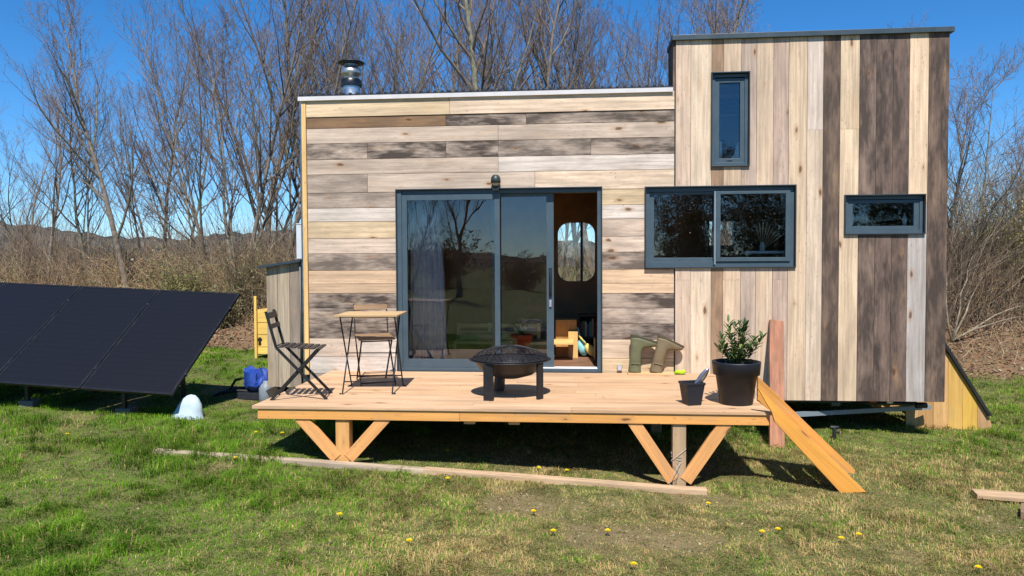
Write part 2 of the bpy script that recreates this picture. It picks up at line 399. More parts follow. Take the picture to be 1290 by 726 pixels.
# ------------------------------------------------------------------ tubes in bulk (branches)
def bulk_tubes(P, Rad, sides, C):
    """P (n,k,3) polylines, Rad (n,k), C (n,3) -> V,F(quads),Col"""
    n, k, _ = P.shape
    T = np.empty_like(P); T[:, 1:-1] = P[:, 2:] - P[:, :-2]; T[:, 0] = P[:, 1] - P[:, 0]; T[:, -1] = P[:, -1] - P[:, -2]
    T /= np.linalg.norm(T, axis=2, keepdims=True) + 1e-9
    ref = np.tile(np.array([0.31, 0.95, 0.02]), (n, k, 1)); ref = np.where(np.abs(T[..., 1:2]) > .85, np.array([0.98, .1, .1]), ref)
    A = np.cross(T, ref); A /= np.linalg.norm(A, axis=2, keepdims=True) + 1e-9; B = np.cross(T, A)
    ang = np.arange(sides) / sides * 2 * math.pi
    V = P[:, :, None, :] + (A[:, :, None, :] * np.cos(ang)[:, None] + B[:, :, None, :] * np.sin(ang)[:, None]) * Rad[:, :, None, None]
    idx = np.arange(n * k * sides).reshape(n, k, sides); nx_ = np.roll(idx, -1, 2)
    F = np.stack([idx[:, :-1], nx_[:, :-1], nx_[:, 1:], idx[:, 1:]], -1).reshape(-1, 4)
    CC = np.ones((n, k, sides, 4)); CC[..., :3] = C[:, None, None, :]
    return V.reshape(-1, 3), F, CC.reshape(-1, 4)
def join(parts):
    V = []; F = []; C = []; o = 0
    for v, f, c in parts: V.append(v); F.append(f + o); C.append(c); o += len(v)
    return np.concatenate(V), np.concatenate(F), np.concatenate(C)

def grow_tree(seed, height=8.0, stems=1, lean=0.12, spread=0.62, r0=0.075, dens=1.0):
    rng = random.Random(seed); lines = {0: [], 1: [], 2: [], 3: [], 4: []}
    def poly(p, d, L, r, k, upw, wob):
        pts = [p.copy()]; rad = [r]
        for i in range(k - 1):
            d = (d + Vector((rng.gauss(0, wob), rng.gauss(0, wob), rng.gauss(0, wob) + upw))).normalized()
            p = p + d * L / (k - 1); pts.append(p.copy()); rad.append(max(r * (1 - (i + 1) / (k - 1) * .86), 0.0015))
        return pts, rad
    def side(d, ang):
        a = rng.uniform(0, 2 * math.pi); t = Vector((math.cos(a), math.sin(a), 0)); t = (t - d * t.dot(d)).normalized()
        return (d * math.cos(ang) + t * math.sin(ang)).normalized()
    def sub(pts, rad, lev, L):
        spec = {0: (int(21 * dens), .20, 1.0), 1: (int(10 * dens), .16, 1), 2: (int(6 * dens), .15, 1), 3: (3, .2, 1)}[lev]
        k = len(pts)
        for i in range(spec[0]):
            t = spec[1] + (1 - spec[1]) * ((i + rng.random()) / spec[0]) ** .9; t = min(t, .985)
            q = t * (k - 1); j = int(q); f_ = q - j
            p = pts[j].lerp(pts[min(j + 1, k - 1)], f_); r = rad[j] * (1 - f_) + rad[min(j + 1, k - 1)] * f_
            d = (pts[min(j + 1, k - 1)] - pts[j]).normalized()
            dd = side(d, R_(rng.uniform(28, 58)) * spread / .75)
            if dd.z < 0: dd.z *= .3
            Lc = L * {0: .42, 1: .46, 2: .5, 3: .5}[lev] * (1.12 - t * .62) * rng.uniform(.65, 1.2)
            rc = max(min(r * .62, Lc * .0125), (0.0068, 0.0046, 0.0036, 0.0028)[lev])
            pp, rr = poly(p, dd, Lc, rc, (7, 6, 5, 4)[lev], (.13, .11, .08, .05)[lev], (.08, .09, .11, .13)[lev])
            lines[lev + 1].append((pp, rr))
            if lev < 3 and (lev < 2 or rng.random() < .75): sub(pp, rr, lev + 1, Lc)
    for s_ in range(stems):
        a = rng.uniform(0, 6.28); ln = lean * (1 if stems == 1 else rng.uniform(.8, 2.6))
        d = Vector((math.cos(a) * ln, math.sin(a) * ln, 1)).normalized()
        hh = height * (1 if s_ == 0 else rng.uniform(.6, .95)); rr0 = r0 * (1 if s_ == 0 else rng.uniform(.5, .85))
        base = Vector((rng.uniform(-.12, .12), rng.uniform(-.12, .12), -0.25)) if stems > 1 else Vector((0, 0, -.25))
        pts, rad = poly(base, d, hh, rr0, 14, .035, .06)
        rad[0] *= 1.35; lines[0].append((pts, rad)); sub(pts, rad, 0, hh)
    out = {}
    for lev, ls in lines.items():
        if not ls: continue
        P = np.array([[tuple(p) for p in q[0]] for q in ls]); Rd = np.array([q[1] for q in ls])
        base = np.array([(.20, .175, .13), (.18, .155, .12), (.20, .16, .13), (.215, .16, .13), (.235, .165, .135)][lev])
        C = base[None, :] * RS.uniform(.75, 1.2, (len(ls), 1)); C = C * (1 + RS.uniform(-.07, .07, (len(ls), 3)))
        out[lev] = bulk_tubes(P, Rd, (9, 6, 4, 3, 3)[lev], C)
    return out[0], join([out[k] for k in out if k > 0])

TREES = []
def tree_proto(seed, **kw):
    tr, cr = grow_tree(seed, **kw)
    a = raw_mesh('trunk', tr[0], tr[1], M_BARK, tr[2], smooth=True); b = raw_mesh('crown', cr[0], cr[1], M_BARK, cr[2], smooth=True)
    ma, mb = a.data, b.data
    bpy.data.objects.remove(a); bpy.data.objects.remove(b); TREES.append((ma, mb))
for i, kw in enumerate([dict(height=8.2, r0=.085, lean=.02), dict(height=8.0, r0=.07, lean=.15), dict(height=8.6, r0=.10, lean=.05, spread=.66), dict(height=7.4, stems=4, r0=.055, lean=.16, dens=.75),
                        dict(height=7.8, stems=5, r0=.05, lean=.2, dens=.68), dict(height=7.2, stems=3, r0=.06, lean=.12, dens=.8), dict(height=5.2, stems=2, r0=.035, spread=.9), dict(height=9.0, r0=.12, lean=.06, spread=.66)]):
    tree_proto(100 + i, **kw)

def px_to_xy(px, Yw):
    d = fw + rt * ((px - 645) / 934.996); t = (Yw - CAM.y) / d.y; return CAM.x + d.x * t
GT = 'bare trees along the hedge bank'
def tree(px, Yw, variant, sc, rot, label, group=GT, at=None):
    x, y = (px_to_xy(px, Yw), Yw) if at is None else at
    t = thing('bare_tree', label, 'tree', (x, y, gz(x, y) - .02), rot, group); t.scale = (sc, sc, sc)
    for nm, me in (('trunk', TREES[variant][0]), ('crown', TREES[variant][1])):
        o = bpy.data.objects.new(nm, me); col.objects.link(o); o.parent = t
    return t
treelist = [
    (-30, 9.2, 5, .68, 1.1, 'bare tree at the far left edge of the photo behind the solar panels'),
    (32, 10.2, 3, .66, 2.0, 'many-stemmed bare tree second from the left edge'),
    (60, 8.2, 1, .64, 5.0, 'slim pale bare tree above the first seam of the solar panels'),
    (112, 9.0, 5, .74, 4.1, 'bare tree with leaning stems above the middle solar panel'),
    (160, 7.6, 0, .84, 0.6, 'straight pale-trunked bare tree standing alone behind the solar panels'),
    (205, 10.8, 1, .82, 3.3, 'thin bare tree just right of the pale straight trunk'),
    (228, 9.6, 6, 1.25, 3.9, 'low spreading bare tree behind the top right corner of the solar panels'),
    (262, 8.6, 4, .95, 2.4, 'many-stemmed bare tree left of the tall stems by the house'),
    (300, 8.0, 3, 1.05, 0.2, 'tallest many-stemmed bare tree at the left end of the house'),
    (332, 9.4, 0, 1.05, 4.4, 'bare tree leaning right beside the small side locker'),
    (362, 8.4, 4, 1.03, 5.5, 'bare multi-stem tree directly behind the left corner of the house'),
    (402, 10.2, 1, 1.08, 1.3, 'thin bare tree just left of the chimney'),
    (452, 9.2, 5, 1.05, 2.2, 'bare tree rising right behind the chimney'),
    (488, 10.6, 3, 1.06, 3.0, 'bushy bare tree first to the right of the chimney'),
    (530, 9.0, 4, 1.02, 0.9, 'many-stemmed bare tree above the left half of the sliding door'),
    (566, 10.8, 0, 1.1, 5.2, 'bare tree just left of the thickest trunk over the roof'),
    (601, 7.8, 7, 1.02, 1.7, 'thickest dark-trunked bare tree above the middle of the roof'),
    (640, 10.2, 5, 1.08, 4.8, 'bare tree just right of the thickest trunk over the roof'),
    (672, 9.2, 1, 1.12, 2.7, 'slender bare tree above the open doorway'),
    (708, 10.8, 4, 1.05, 3.6, 'bushy bare tree above the right jamb of the door'),
    (748, 9.0, 0, 1.0, 0.1, 'upright bare tree over the boots, left of the tower'),
    (785, 10.4, 3, 1.03, 1.9, 'dense bare tree second to the left of the tower'),
    (828, 8.8, 5, 1.0, 5.9, 'bare tree touching the left edge of the tower'),
    (880, 9.6, 1, 1.02, 2.9, 'bare tree behind the left corner of the tower roof'),
    (925, 10.6, 3, .93, 4.2, 'bare tree whose tips fade out above the tower roof'),
    (1000, 10.8, 0, .96, 0.4, 'lone bare tree tip showing above the middle of the tower'),
    (1075, 10.2, 1, .72, 2.2, 'bare tree hidden behind the right half of the tower'),
    (1180, 8.2, 1, .62, 3.1, 'sparse bare tree right beside the right edge of the tower'),
    (1212, 7.4, 6, .92, 1.2, 'small twisted bare tree leaning right from the right-hand bank'),
    (1250, 9.8, 4, .55, 0.3, 'low bushy bare tree in the right-hand thicket'),
    (1295, 8.8, 5, .55, 5.0, 'bare tree cut by the right edge of the photo'),
    (420, 12.0, 4, 1.2, 4.0, 'farther bare tree showing left of the chimney cap'),
    (515, 12.2, 5, 1.2, 5.0, 'farther bare tree above the left jamb of the sliding door'),
    (622, 12.0, 4, 1.2, 3.3, 'farther bare tree close right of the thickest trunk'),
    (730, 12.2, 5, 1.2, 3.9, 'farther bare tree over the right jamb of the doorway'),
    (808, 12.0, 4, 1.2, 2.1, 'farther bare tree above the left end of the kitchen window'),
    (900, 12.6, 5, 1.15, 0.3, 'farther bare tree topping the tower roof above its tall window'),
    (185, 12.6, 4, .85, 2.2, 'farther bare tree just right of the straight pale trunk'),
    (345, 12.6, 3, 1.2, 4.2, 'farther bare tree over the side locker'),
    (1225, 11.5, 3, .56, 4.2, 'farther bare tree right of the tower'),
    (1345, 9.5, 3, .5, 2.0, 'bare tree in the thicket past the right edge'),
]
for t_ in treelist: tree(*t_)
# trees that stand across the field behind the viewpoint and show in the panes
for k, (x, y, v, sc) in enumerate([(-7.5, -24, 3, 1.0), (-4.6, -20, 2, .95), (-13, -27, 4, 1.1), (1.5, -34, 3, 1.0), (6, -30, 5, .95), (12, -27, 4, 1.0)]):
    w_ = ['many-stemmed bare tree across the field reflected at the left of the door glass', 'big bare tree across the field reflected in the middle of the left door pane', 'bare tree farthest left across the field', 'bare tree across the field reflected in the second door pane', 'bare tree across the field reflected in the kitchen window', 'bare tree farthest right across the field'][k]
    tree(0, 0, v, sc, k * 1.3, w_, 'bare trees across the field', at=(x, y))

# ------------------------------------------------------------------ undergrowth on the bank
def undergrowth():
    parts = []
    def strands(n, xr, yr, L, r, cols, upw, seed, droop=1.0):
        cols = [tuple(min(q * 1.65, .62) for q in c_) for c_ in cols]; n = int(n * 1.25)
        rs = np.random.RandomState(seed)
        x = rs.uniform(*xr, n); y = rs.uniform(*yr, n)
        cl = vnoise(x, y, 1.1, seed); keep = rs.rand(n) < (cl * 1.5 - .15); x, y = x[keep], y[keep]; n = len(x)
        k = 6; a = rs.uniform(0, 2 * math.pi, n); LL = rs.uniform(L[0], L[1], n) * (.6 + .7 * vnoise(x, y, 1.7, seed + 5))
        P = np.zeros((n, k, 3)); P[:, 0] = np.stack([x, y, ground_z(x, y, False) - .03], 1)
        d = np.stack([np.cos(a) * rs.uniform(.1, .8, n), np.sin(a) * rs.uniform(.1, .8, n), np.full(n, upw)], 1); d /= np.linalg.norm(d, axis=1, keepdims=True)
        for i in range(1, k):
            d[:, 2] -= droop * rs.uniform(.05, .35, n); d += rs.normal(0, .13, (n, 3)); d /= np.linalg.norm(d, axis=1, keepdims=True)
            P[:, i] = P[:, i - 1] + d * (LL / (k - 1))[:, None]
        g = ground_z(P[..., 0], P[..., 1], False) + .02; P[:, 1:, 2] = np.maximum(P[:, 1:, 2], g[:, 1:])
        Rd = np.linspace(1, .35, k)[None] * rs.uniform(*r, n)[:, None]
        C = np.array(cols)[rs.randint(0, len(cols), n)] * rs.uniform(.7, 1.25, (n, 1))
        parts.append(bulk_tubes(P, Rd, 3, C))
    tan = [(.30, .21, .12), (.24, .16, .09), (.17, .11, .07), (.36, .27, .16)]
    brown = [(.14, .10, .07), (.18, .13, .09), (.11, .085, .06), (.22, .17, .12)]
    olive = [(.16, .15, .07), (.12, .12, .055), (.22, .20, .11)]
    strands(6500, (-17, -2.5), (6.6, 10.5), (.7, 1.7), (.003, .007), tan, 1.3, 1, 1.1)
    strands(4500, (-17, -2.5), (6.9, 11), (1.0, 2.1), (.003, .007), brown, 2.2, 2, .5)
    strands(2500, (-17, 3), (6.2, 9.5), (.5, 1.2), (.003, .006), olive, 1.6, 3, .8)
    strands(3000, (-7.5, 1), (6.3, 9), (.8, 2.0), (.003, .007), brown + tan, 1.8, 8, .7)
    strands(14000, (3.5, 14), (6.3, 11.5), (1.2, 3.0), (.003, .008), brown, 1.6, 4, .6)
    strands(5000, (3.5, 14), (6.6, 11), (1.0, 2.6), (.003, .007), olive + tan, 1.3, 5, .8)
    strands(2500, (3.0, 13), (5.2, 7.2), (.4, 1.2), (.003, .006), tan + brown, 1.0, 6, 1.2)
    strands(900, (4.5, 13), (8, 11.5), (3.0, 4.2), (.005, .011), brown, 3.5, 9, .15)
    return join(parts)
v_, f_, c_ = undergrowth()
tag(raw_mesh('undergrowth', v_, f_, M_BARK, c_), 'tangled brown bramble and twig thicket covering the bank behind the house', 'undergrowth', kind='stuff')

def leaf_quads(P, size, Ccol, rs, flat=0.5):
    n = len(P); N = rs.normal(0, 1, (n, 3)); N[:, 2] = np.abs(N[:, 2]) + flat; N /= np.linalg.norm(N, axis=1, keepdims=True)
    A = np.cross(N, rs.normal(0, 1, (n, 3))); A /= np.linalg.norm(A, axis=1, keepdims=True) + 1e-9; B = np.cross(N, A)
    s = size[:, None]
    V = np.stack([P - A * s, P - B * s * .45 + N * s * .12, P + A * s, P + B * s * .45 + N * s * .12], 1).reshape(-1, 3)
    F = np.arange(n * 4).reshape(n, 4); C = np.ones((n, 4, 4)); C[..., :3] = Ccol[:, None, :]
    return V, F, C.reshape(-1, 4)
rs = np.random.RandomState(5)
n = 75000; x = rs.uniform(-17, 14, n); y = rs.uniform(4.4, 10.5, n); keep = rs.rand(n) < litter(x, y) * (0.35 + .65 * vnoise(x, y, .6, 3)); x, y = x[keep], y[keep]; n = len(x)
pal = np.array([(.34, .22, .12), (.24, .14, .075), (.40, .30, .19), (.17, .10, .055), (.30, .25, .15)])
P = np.stack([x, y, ground_z(x, y) + rs.uniform(.0, .035, n)], 1)
v_, f_, c_ = leaf_quads(P, rs.uniform(.025, .05, n), pal[rs.randint(0, 5, n)] * rs.uniform(.7, 1.2, (n, 1)), rs, 1.2)
tag(raw_mesh('leaf_litter', v_, f_, M_LEAF, c_), 'dry brown fallen leaves lying on the bank behind the lawn', 'leaf litter', kind='stuff')
# green ivy and bramble leaves low in the thicket
n = 30000; x = rs.uniform(-17, 14, n); y = rs.uniform(6.3, 10, n); cl = fbm(x, y, 1.5, 90)
keep = cl > np.where(x > 3, .50, .52); x, y = x[keep], y[keep]; n = len(x)
h = np.abs(rs.normal(0, .38, n)) * (1 + (x > 3) * .9)
pal = np.array([(.10, .12, .035), (.16, .17, .05), (.22, .20, .08), (.07, .09, .03)])
P = np.stack([x, y, ground_z(x, y) + h], 1)
v_, f_, c_ = leaf_quads(P, rs.uniform(.02, .045, n), pal[rs.randint(0, 4, n)] * rs.uniform(.7, 1.2, (n, 1)), rs, .3)
tag(raw_mesh('ivy', v_, f_, M_LEAF, c_), 'green ivy and bramble leaves growing through the bank thicket', 'ivy', kind='stuff')

# the yellow-green bush at the right and others one can tell apart
def bush(px, Yw, h, wd, nst, nlf, cols, stemc, label, name='shrub', seed=1, cat='shrub', lsz=(.015, .03), x0=None, group=None):
    rs = np.random.RandomState(seed); x0 = px_to_xy(px, Yw) if x0 is None else x0; z0 = gz(x0, Yw)
    t = thing(name, label, cat, (x0, Yw, z0), 0, group)
    k = 6; a = rs.uniform(0, 2 * math.pi, nst); P = np.zeros((nst, k, 3)); P[:, 0, :2] = rs.normal(0, wd * .12, (nst, 2)); P[:, 0, 2] = -.05
    d = np.stack([np.cos(a) * wd / h * rs.uniform(.1, 1, nst), np.sin(a) * wd / h * rs.uniform(.1, 1, nst), np.ones(nst)], 1)
    LL = rs.uniform(.55, 1.05, nst) * h / (k - 1)
    for i in range(1, k):
        d = d + rs.normal(0, .14, (nst, 3)); d /= np.linalg.norm(d, axis=1, keepdims=True); P[:, i] = P[:, i - 1] + d * LL[:, None]
    Rd = np.linspace(1, .3, k)[None] * rs.uniform(.004, .010, nst)[:, None]
    v, f, c = bulk_tubes(P, Rd, 3, np.array(stemc)[None] * rs.uniform(.7, 1.2, (nst, 1)))
    raw_mesh('stems', v, f, M_BARK, c, t)
    if nlf:
        i = rs.randint(0, nst, nlf); j = rs.randint(2, k, nlf); Q = P[i, j] + rs.normal(0, .10, (nlf, 3))
        cc = np.array(cols)[rs.randint(0, len(cols), nlf)] * rs.uniform(.7, 1.2, (nlf, 1))
        v, f, c = leaf_quads(Q, rs.uniform(lsz[0], lsz[1], nlf), cc, rs, .2); raw_mesh('foliage', v, f, M_LEAF, c, t)
    return t
yg = [(.33, .31, .09), (.26, .26, .07), (.40, .36, .13)]
bush(1290, 7.4, 2.8, 1.7, 260, 9000, yg, (.2, .17, .09), 'yellow-green leafy bush at the right edge of the photo', seed=3)
bush(1238, 8.2, 2.3, 1.5, 260, 3500, [(.18, .18, .07), (.14, .13, .05)], (.14, .11, .08), 'dull olive bush left of the yellow-green bush', seed=4)
bush(228, 7.0, 1.1, 1.0, 160, 3000, [(.26, .26, .08), (.2, .22, .06)], (.2, .16, .1), 'low olive-green bush behind the right end of the solar panels', seed=5)
bush(312, 6.9, 1.5, 1.0, 220, 2500, [(.2, .2, .07), (.15, .16, .05)], (.16, .12, .09), 'green-tinged brush left of the side locker', seed=6)
bush(285, 6.4, .9, .8, 150, 2200, [(.24, .23, .09), (.17, .18, .06)], (.18, .14, .09), 'low scrubby bush above the leaf-strewn ground', seed=7)
for k, (x_, y_, h_, lb) in enumerate([(4.6, -21, 6.0, 'left of the three, reflected in the kitchen window'), (7.8, -22, 6.6, 'middle one, reflected in the kitchen window'), (12.5, -21.5, 7.2, 'right one, reflected in the small tower window')]):
    bush(0, y_, h_, 3.2, 220, 22000, [(.05, .07, .03), (.07, .08, .035), (.10, .10, .05)], (.12, .10, .07), 'unseen dark evergreen bush added behind the viewpoint, ' + lb, 'reflection_evergreen', seed=60 + k, lsz=(.035, .07), x0=x_, group='unseen evergreen bushes added for the reflections')  # unseen bushes added so the right-hand windows reflect something dark
for k, (x_, y_, h_, w_) in enumerate([(-17, -30, 3.0, 3.4), (-11.5, -31, 2.4, 3.0), (-7, -30, 3.4, 3.2), (-3, -31, 2.2, 2.8), (.5, -30, 2.8, 3.0)]):
    bush(0, y_, h_, w_, 260, 5000, [(.06, .07, .03), (.09, .08, .045), (.12, .09, .06)], (.12, .10, .07), ('leftmost', 'second', 'third', 'fourth', 'fifth')[k] + ' of the unseen low hedge bushes added for the reflections in the door glass', 'reflection_hedge_bush', seed=80 + k, lsz=(.05, .09), x0=x_, group='hedge bushes across the field')  # unseen bushes made up to roughen the skyline mirrored in the door
# pale leaning branches at the right bank
mb = MB()
for a in range(5):
    p = Vector((px_to_xy(1200, 6.0), 6.0, gz(px_to_xy(1200, 6.0), 6.0) + .05)); tgt = [(1.9, .5, .75), (1.4, .2, .45), (.5, .3, 1.6), (-.15, .3, 1.9), (1.0, .8, 1.3)][a]
    pts = [p + Vector(tgt) * (i / 6) + Vector((random.uniform(-.05, .05), random.uniform(-.05, .05), .10 * math.sin(i / 6 * 3.1))) * (i > 0) for i in range(7)]
    mb.tube(pts, [.022 - .0028 * i for i in range(7)], 7, (.24, .20, .14))
tag(mb.build('fallen_branch', M_BARK), 'pale cut branches fanning out low on the right-hand bank', 'branch')

# ------------------------------------------------------------------ grass
def make_grass():
    rs = np.random.RandomState(21)
    n = 1000000
    # sampled in a wide fan in front of and around the viewpoint, denser near it
    th = rs.uniform(-1.05, 1.05, n) + 0.09; q = rs.rand(n) ** 1.25
    rr = 2.6 + 16.5 * q
    x = -np.sin(th) * rr; y = -8.7 + np.cos(th) * rr
    b = bare(x, y); lt = litter(x, y)
    keep = (rs.rand(n) > b * .42) & (rs.rand(n) > lt * 1.15) & (y < 7.0) & (np.abs(x) < 15)
    x, y, b, rr = x[keep], y[keep], b[keep], rr[keep]; n = len(x)
    lush = sstep((fbm(x, y, 1.0, 14) - .42) / .2)
    leftness = sstep((-x - .3) / 2.5); back = sstep((y + 1.6) / 1.5)
    amt = np.clip(.25 + .65 * leftness + .55 * back, 0, 1.1)
    tuft = np.clip((vnoise(x, y, .17, 77) - .50) / .3, 0, 1) * np.clip((vnoise(x, y, .7, 178) - .25) / .4, 0, 1) * amt
    h = (.023 + .030 * lush * (.35 + amt) + .085 * tuft) * rs.uniform(.55, 1.35, n) * (1 - .6 * b)
    wd = (.0016 + .0005 * rr / 4) * rs.uniform(.7, 1.3, n)
    a = rs.normal(0, .9, n) + 12 * vnoise(x, y, .19, 301); bend = rs.uniform(.5, 1.35, n) * (1 - .15 * tuft)
    dx, dy = np.cos(a), np.sin(a); px_, py_ = -dy, dx
    z = ground_z(x, y) - .004
    base = np.stack([x, y, z], 1); D = np.stack([dx, dy, dx * 0], 1); S = np.stack([px_, py_, px_ * 0], 1); U = np.array([0, 0, 1.0])
    mid = base + U * (h * .6)[:, None] + D * (h * .25 * bend)[:, None]
    tip = base + U * (h * (1 - .42 * bend))[:, None] + D * (h * 1.0 * bend)[:, None]
    V = np.stack([base - S * wd[:, None], base + S * wd[:, None], mid + S * (wd * .8)[:, None], mid - S * (wd * .8)[:, None], tip], 1).reshape(-1, 3)
    o = np.arange(n)[:, None] * 5
    F = np.concatenate([o + [0, 1, 2], o + [0, 2, 3], o + [3, 2, 4]])
    green = np.array([.100, .225, .016]); lime = np.array([.215, .330, .028]); straw = np.array([.60, .44, .19]); dk = np.array([.038, .105, .020])
    c = green + (lime - green) * rs.rand(n)[:, None] * (.4 + .6 * fbm(x, y, .8, 5)[:, None])
    cool = sstep((vnoise(x, y, .5, 31) - .6) / .25)[:, None]; c = c * (1 - cool * .35) + dk * cool * .35
    dry = np.clip(.02 + 1.25 * (1 - np.clip(amt, 0, 1)) * (.15 + 1.2 * fbm(x, y, .45, 240)) + .8 * b, 0, .97)
    isd = (rs.rand(n) < dry * .9)[:, None]; c = np.where(isd, straw * rs.uniform(.55, 1.05, (n, 1)), c)
    c = c * rs.uniform(.7, 1.25, (n, 1)) * (.72 + .56 * vnoise(x, y, .33, 410)[:, None])
    C = np.ones((n, 5, 4)); C[..., :3] = c[:, None, :]
    return V, F, C.reshape(-1, 4)
v_, f_, c_ = make_grass()
tag(raw_mesh('grass', v_, f_, M_GRASS, c_), 'rough green lawn with worn sandy and straw-coloured patches', 'grass', kind='stuff')

rs = np.random.RandomState(71); n = 60000
x = rs.uniform(-5, 6, n); y = rs.uniform(-6.3, -1.5, n); k_ = rs.rand(n) < bare(x, y) * .7 + .02; x, y = x[k_], y[k_]; n = len(x)
P = np.stack([x, y, ground_z(x, y) + .003], 1); pal = np.array([(.30, .20, .11), (.44, .34, .18), (.20, .13, .07), (.36, .30, .20), (.12, .14, .04)])
v_, f_, c_ = leaf_quads(P, rs.uniform(.004, .017, n), pal[rs.randint(0, 5, n)] * rs.uniform(.7, 1.2, (n, 1)), rs, .8)
tag(raw_mesh('soil_crumbs', v_, f_, M_LEAF, c_), 'crumbs of dry soil and dead thatch in the worn patches of the lawn', 'soil crumbs', kind='stuff')

# ------------------------------------------------------------------ tiny house
XL, XJ, XR = -3.293, 1.108, 4.10; ZB = 0.371; ZR = 3.94; ZT = 4.536; YB = 2.42
house = thing('tiny_house', 'reclaimed-board tiny house on wheels with horizontal cladding and a taller vertical-board tower', 'house', (0, 0, 0))
ANTH = srgb(66, 82, 90); ANTD = srgb(40, 50, 56)
DOOR = (-2.141, .268, .673, 2.823); WIN = (.778, 2.449, 1.90, 2.815); SWIN = (2.998, 3.85, 2.268, 2.692); TWIN = (1.522, 1.931, 3.054, 4.099)
OPEN = [DOOR, WIN, SWIN, TWIN]
def sub_rects(r, holes):
    out = [r]
    for h in holes:
        nw = []
        for a in out:
            if h[0] >= a[1] or h[1] <= a[0] or h[2] >= a[3] or h[3] <= a[2]: nw.append(a); continue
            if a[0] < h[0]: nw.append((a[0], h[0], a[2], a[3]))
            if a[1] > h[1]: nw.append((h[1], a[1], a[2], a[3]))
            m0, m1 = max(a[0], h[0]), min(a[1], h[1])
            if a[2] < h[2]: nw.append((m0, m1, a[2], h[2]))
            if a[3] > h[3]: nw.append((m0, m1, h[3], a[3]))
        out = nw
    return [a for a in out if a[1] - a[0] > .006 and a[3] - a[2] > .006]
T = .022
zr = [3.917, 3.709, 3.576, 3.396, 3.206, 3.026, 2.807, 2.626, 2.463, 2.262, 2.08, 1.879, 1.716, 1.6, 1.427, 1.244, 1.061, .838, .635, .41]
cream = srgb(214, 189, 160); pink = srgb(203, 182, 160); grey = srgb(178, 160, 142); dkg = srgb(172, 154, 136); peach = srgb(212, 180, 145); pale = srgb(214, 200, 184); yel = srgb(216, 190, 152); drk = srgb(118, 98, 82)
segs = [ # per row: list of (x end, colour, weathering) from the left
    [(-1.5, yel, .0), (9, cream, .05)],
    [(-1.55, srgb(135, 105, 75), .25), (-.6, grey, 1.0), (9, dkg, .9)],  # left stretch: shadow of the proud board above is put into its brown
    [(-.93, pink, .10), (9, pink, .15)],
    [(-2.5, dkg, .8), (-1.55, grey, 1.0), (-.93, dkg, 1.0), (.15, grey, .75), (9, dkg, .95)],
    [(-.93, pink, .15), (9, pale, .08)],
    [(-2.5, grey, .35), (-.5, pink, .05), (9, cream, .15)],
    [(-1.5, grey, .45), (9, yel, .12)],
    [(-1.8, pale, .12), (9, pale, .10)],
    [(-1, yel, .12), (9, pink, .22)],
    [(-1.9, pink, .15), (9, pink, .3)],
    [(-1, dkg, .7), (9, grey, .8)],
    [(-1, peach, .06), (9, peach, .04)],
    [(-1, peach, .10), (9, peach, .12)],
    [(-1, dkg, 1.0), (9, dkg, 1.0)],
    [(-1, grey, .9), (9, grey, .65)],
    [(-1, dkg, 1.0), (9, dkg, 1.0)],
    [(-2.6, pink, .12), (-1, pale, .15), (9, cream, .05)],
    [(-1, pale, .12), (9, yel, .03)],
    [(9, grey, .3)],
]
mb = MB()
for i in range(len(zr) - 1):
    x0 = XL + .055
    for (xe, c, wx) in segs[i]:
        xe2 = min(xe, XJ - .004)
        if xe2 <= x0: continue
        y0 = -T - (.012 if i == 0 else random.uniform(0, .003)); rnd = random.random() * 40; j = random.uniform(.93, 1.07)
        for a in sub_rects((x0, xe2 - .0015, zr[i + 1] + .0025, zr[i] - .0025), OPEN):
            mb.box(a[0], a[1], y0, 0.0, a[2], a[3], (c[0] * j, c[1] * j, c[2] * j, wx), 0, rnd)
        x0 = xe2 + .0015
cl = mb.build('cladding', M_WOOD, house, .0015); cl['label'] = 'horizontal weathered grey and cream boards'
# protruding top left board
xb = [1.115, 1.286, 1.52, 1.654, 1.851, 2.02, 2.206, 2.374, 2.576, 2.751, 2.935, 3.143, 3.325, 3.506, 3.678, 3.883, 4.10]
vb = [(srgb(205, 180, 155), .05), (srgb(212, 190, 162), .05), (srgb(170, 138, 108), .3), (srgb(206, 180, 150), .05), (srgb(190, 168, 148), .12), (srgb(203, 178, 150), .05), (srgb(190, 165, 145), .12), (srgb(214, 188, 156), .0),
      (srgb(206, 188, 170), .08), (drk, .85), (srgb(214, 188, 155), .03), (srgb(128, 108, 94), .9), (srgb(120, 100, 88), 1.0), (srgb(118, 98, 86), .9), (srgb(216, 188, 154), .03), (srgb(120, 99, 84), .95)]
mb = MB(); TY = -.036
for i, (c, wx) in enumerate(vb):
    zs = [ZB, 1.75 if i in (0, 3, 6) else ZT - .05, ZT - .05] if i in (0, 3, 6) else [ZB, 3.44 if i in (8, 10) else 2.6 if i == 14 else ZT - .05, ZT - .05]
    for k in range(2):
        if zs[k + 1] - zs[k] < .1: continue
        cc = c
        if i == 14 and k == 0: cc = srgb(180, 170, 160)
        if i == 8 and k == 0: cc = srgb(208, 186, 160)
        j = random.uniform(.95, 1.05); rnd = random.random() * 40; yy = TY - random.uniform(0, .004)
        if i in (2,) : zlo = zs[k]
        for a in sub_rects((xb[i] + .0018, xb[i + 1] - .0018, zs[k] + .0015, zs[k + 1]), OPEN):
            mb.box(a[0], a[1], yy, -.006, a[2], a[3], (cc[0] * j, cc[1] * j, cc[2] * j, wx), 2, rnd)
tc_ = mb.build('tower_cladding', M_WOOD, house, .0015); tc_['label'] = 'vertical boards alternating cream and dark brown'
